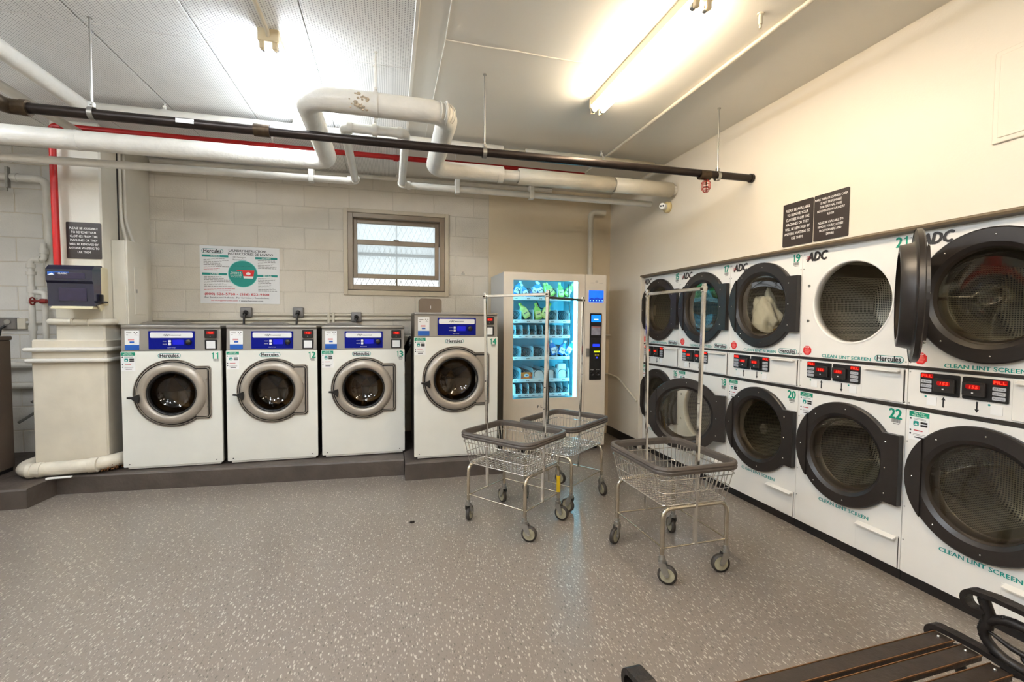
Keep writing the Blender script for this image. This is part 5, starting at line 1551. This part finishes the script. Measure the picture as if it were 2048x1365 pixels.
for s in (-1, 1):
    x = s*(BW+0.012)
    # arm rest: curl at the front, swept back
    arm = arc((0.165, 0.598), 0.028, -150, 70, 12)+[(0.12, 0.632), (0.05, 0.63), (-0.04, 0.618), (-0.14, 0.60), (-0.22, 0.60)]
    e = flat_bar(arm, x, 0.040, 0.014).build('arm_rest', CAST, b)
    # seat rail with a front curl
    rail = arc((0.262, 0.428), 0.024, -140, 80, 10)+[(0.22, 0.455), (0.15, 0.456), (0.06, 0.446), (-0.02, 0.436), (-0.14, 0.43), (-0.22, 0.44)]
    flat_bar(rail, x, 0.034, 0.016).build('seat_rail', CAST, b)
    g = G()
    g.tube([(x, 0.150, 0.615), (x, 0.135, 0.575), (x, 0.138, 0.53)], 0.016, 8)
    ov = [(x, 0.062+0.085*math.cos(R(24*k)), 0.52+0.062*math.sin(R(24*k))) for k in range(15)]
    g.tube(ov, 0.015, 8, closed=True)
    for k in range(22):                                   # leaf texture round the ring
        a = R(k*360/22)
        g.sphere((x, 0.062+0.089*math.cos(a), 0.52+0.066*math.sin(a)), 0.012, 6)
    g.tube([(x, 0.16, 0.53), (x, 0.08, 0.505), (x, -0.01, 0.50), (x, -0.12, 0.51)], 0.007, 6, rs=[0.003, 0.008, 0.011, 0.006])
    g.tube([(x, 0.12, 0.565), (x, 0.06, 0.575), (x, -0.02, 0.55), (x, -0.10, 0.52)], 0.008, 6)
    for k in range(7):
        g.sphere((x-0.005, 0.10-0.028*k, 0.585-0.004*k), 0.008, 6)
    g.tube([(x, 0.10, 0.425), (x, 0.05, 0.44), (x, 0.0, 0.47), (x, -0.06, 0.44), (x, -0.14, 0.43)], 0.010, 6)
    g.tube([(x, 0.03, 0.47), (x, 0.055, 0.49), (x, 0.06, 0.51)], 0.006, 6, rs=[0.008, 0.006, 0.002])
    g.tube([(x, -0.14, 0.40), (x, -0.15, 0.50), (x, -0.17, 0.60)], 0.012, 8)
    g.build('scroll_work', CAST, b)
    g = G()
    g.tube(rounded([(x, 0.22, 0.42), (x, 0.17, 0.28), (x, 0.24, 0.12), (x, 0.27, 0.012)], 0.1, 6), 0.016, 8)
    g.box((x-0.02, 0.24, 0), (x+0.02, 0.31, 0.016), 0.004)
    g.build('leg', CAST, b)
    g = G()
    g.tube(rounded([(x, -0.20, 0.40), (x, -0.22, 0.25), (x, -0.27, 0.10), (x, -0.30, 0.012)], 0.1, 6), 0.016, 8)
    g.box((x-0.02, -0.34, 0), (x+0.02, -0.26, 0.016), 0.004)
    g.build('leg', CAST, b)
    g = G().tube([(x, -0.20, 0.40), (x, -0.24, 0.55), (x, -0.31, 0.72), (x, -0.345, 0.78)], 0.014, 8)
    g.build('backrest_post', CAST, b)
slat = G().box((-BW, -0.026, -0.011), (BW, 0.026, 0.011), 0.004).mesh('seat_slat', WOOD)
for y, z in ((0.236, 0.418), (0.165, 0.420), (0.094, 0.412), (0.023, 0.403), (-0.048, 0.397), (-0.119, 0.396)):
    obj('seat_slat', slat, b, (0, y, z+0.014))
worn = G().box((-BW, 0.0245, 0.0075), (BW, 0.0268, 0.0118)).mesh('worn_edge', mat('worn bare wood', (104, 70, 38), 0.5, var=0.35, scale=25))
for o in [o_ for o_ in b.children if o_.name.startswith('seat_slat')]:
    obj('worn_edge', worn, o)
    w2_ = obj('worn_edge', worn, o); w2_.rotation_euler = (0, 0, math.pi)
bs = G().box((-BW, -0.010, -0.024), (BW, 0.010, 0.024), 0.004).mesh('backrest_slat', WOOD)
for k in range(4):
    o = obj('backrest_slat', bs, b, (0, -0.215-0.036*k*0.95, 0.49+0.076*k)); o.rotation_euler = (R(24), 0, 0)
g = G()
for x in (-BW+0.03, BW-0.03):
    for y, z in ((0.236, 0.444), (0.165, 0.446), (0.094, 0.438), (0.023, 0.429)):
        g.sphere((x, y, z), 0.006, 6)
g.build('slat_bolts', CHROME, b)
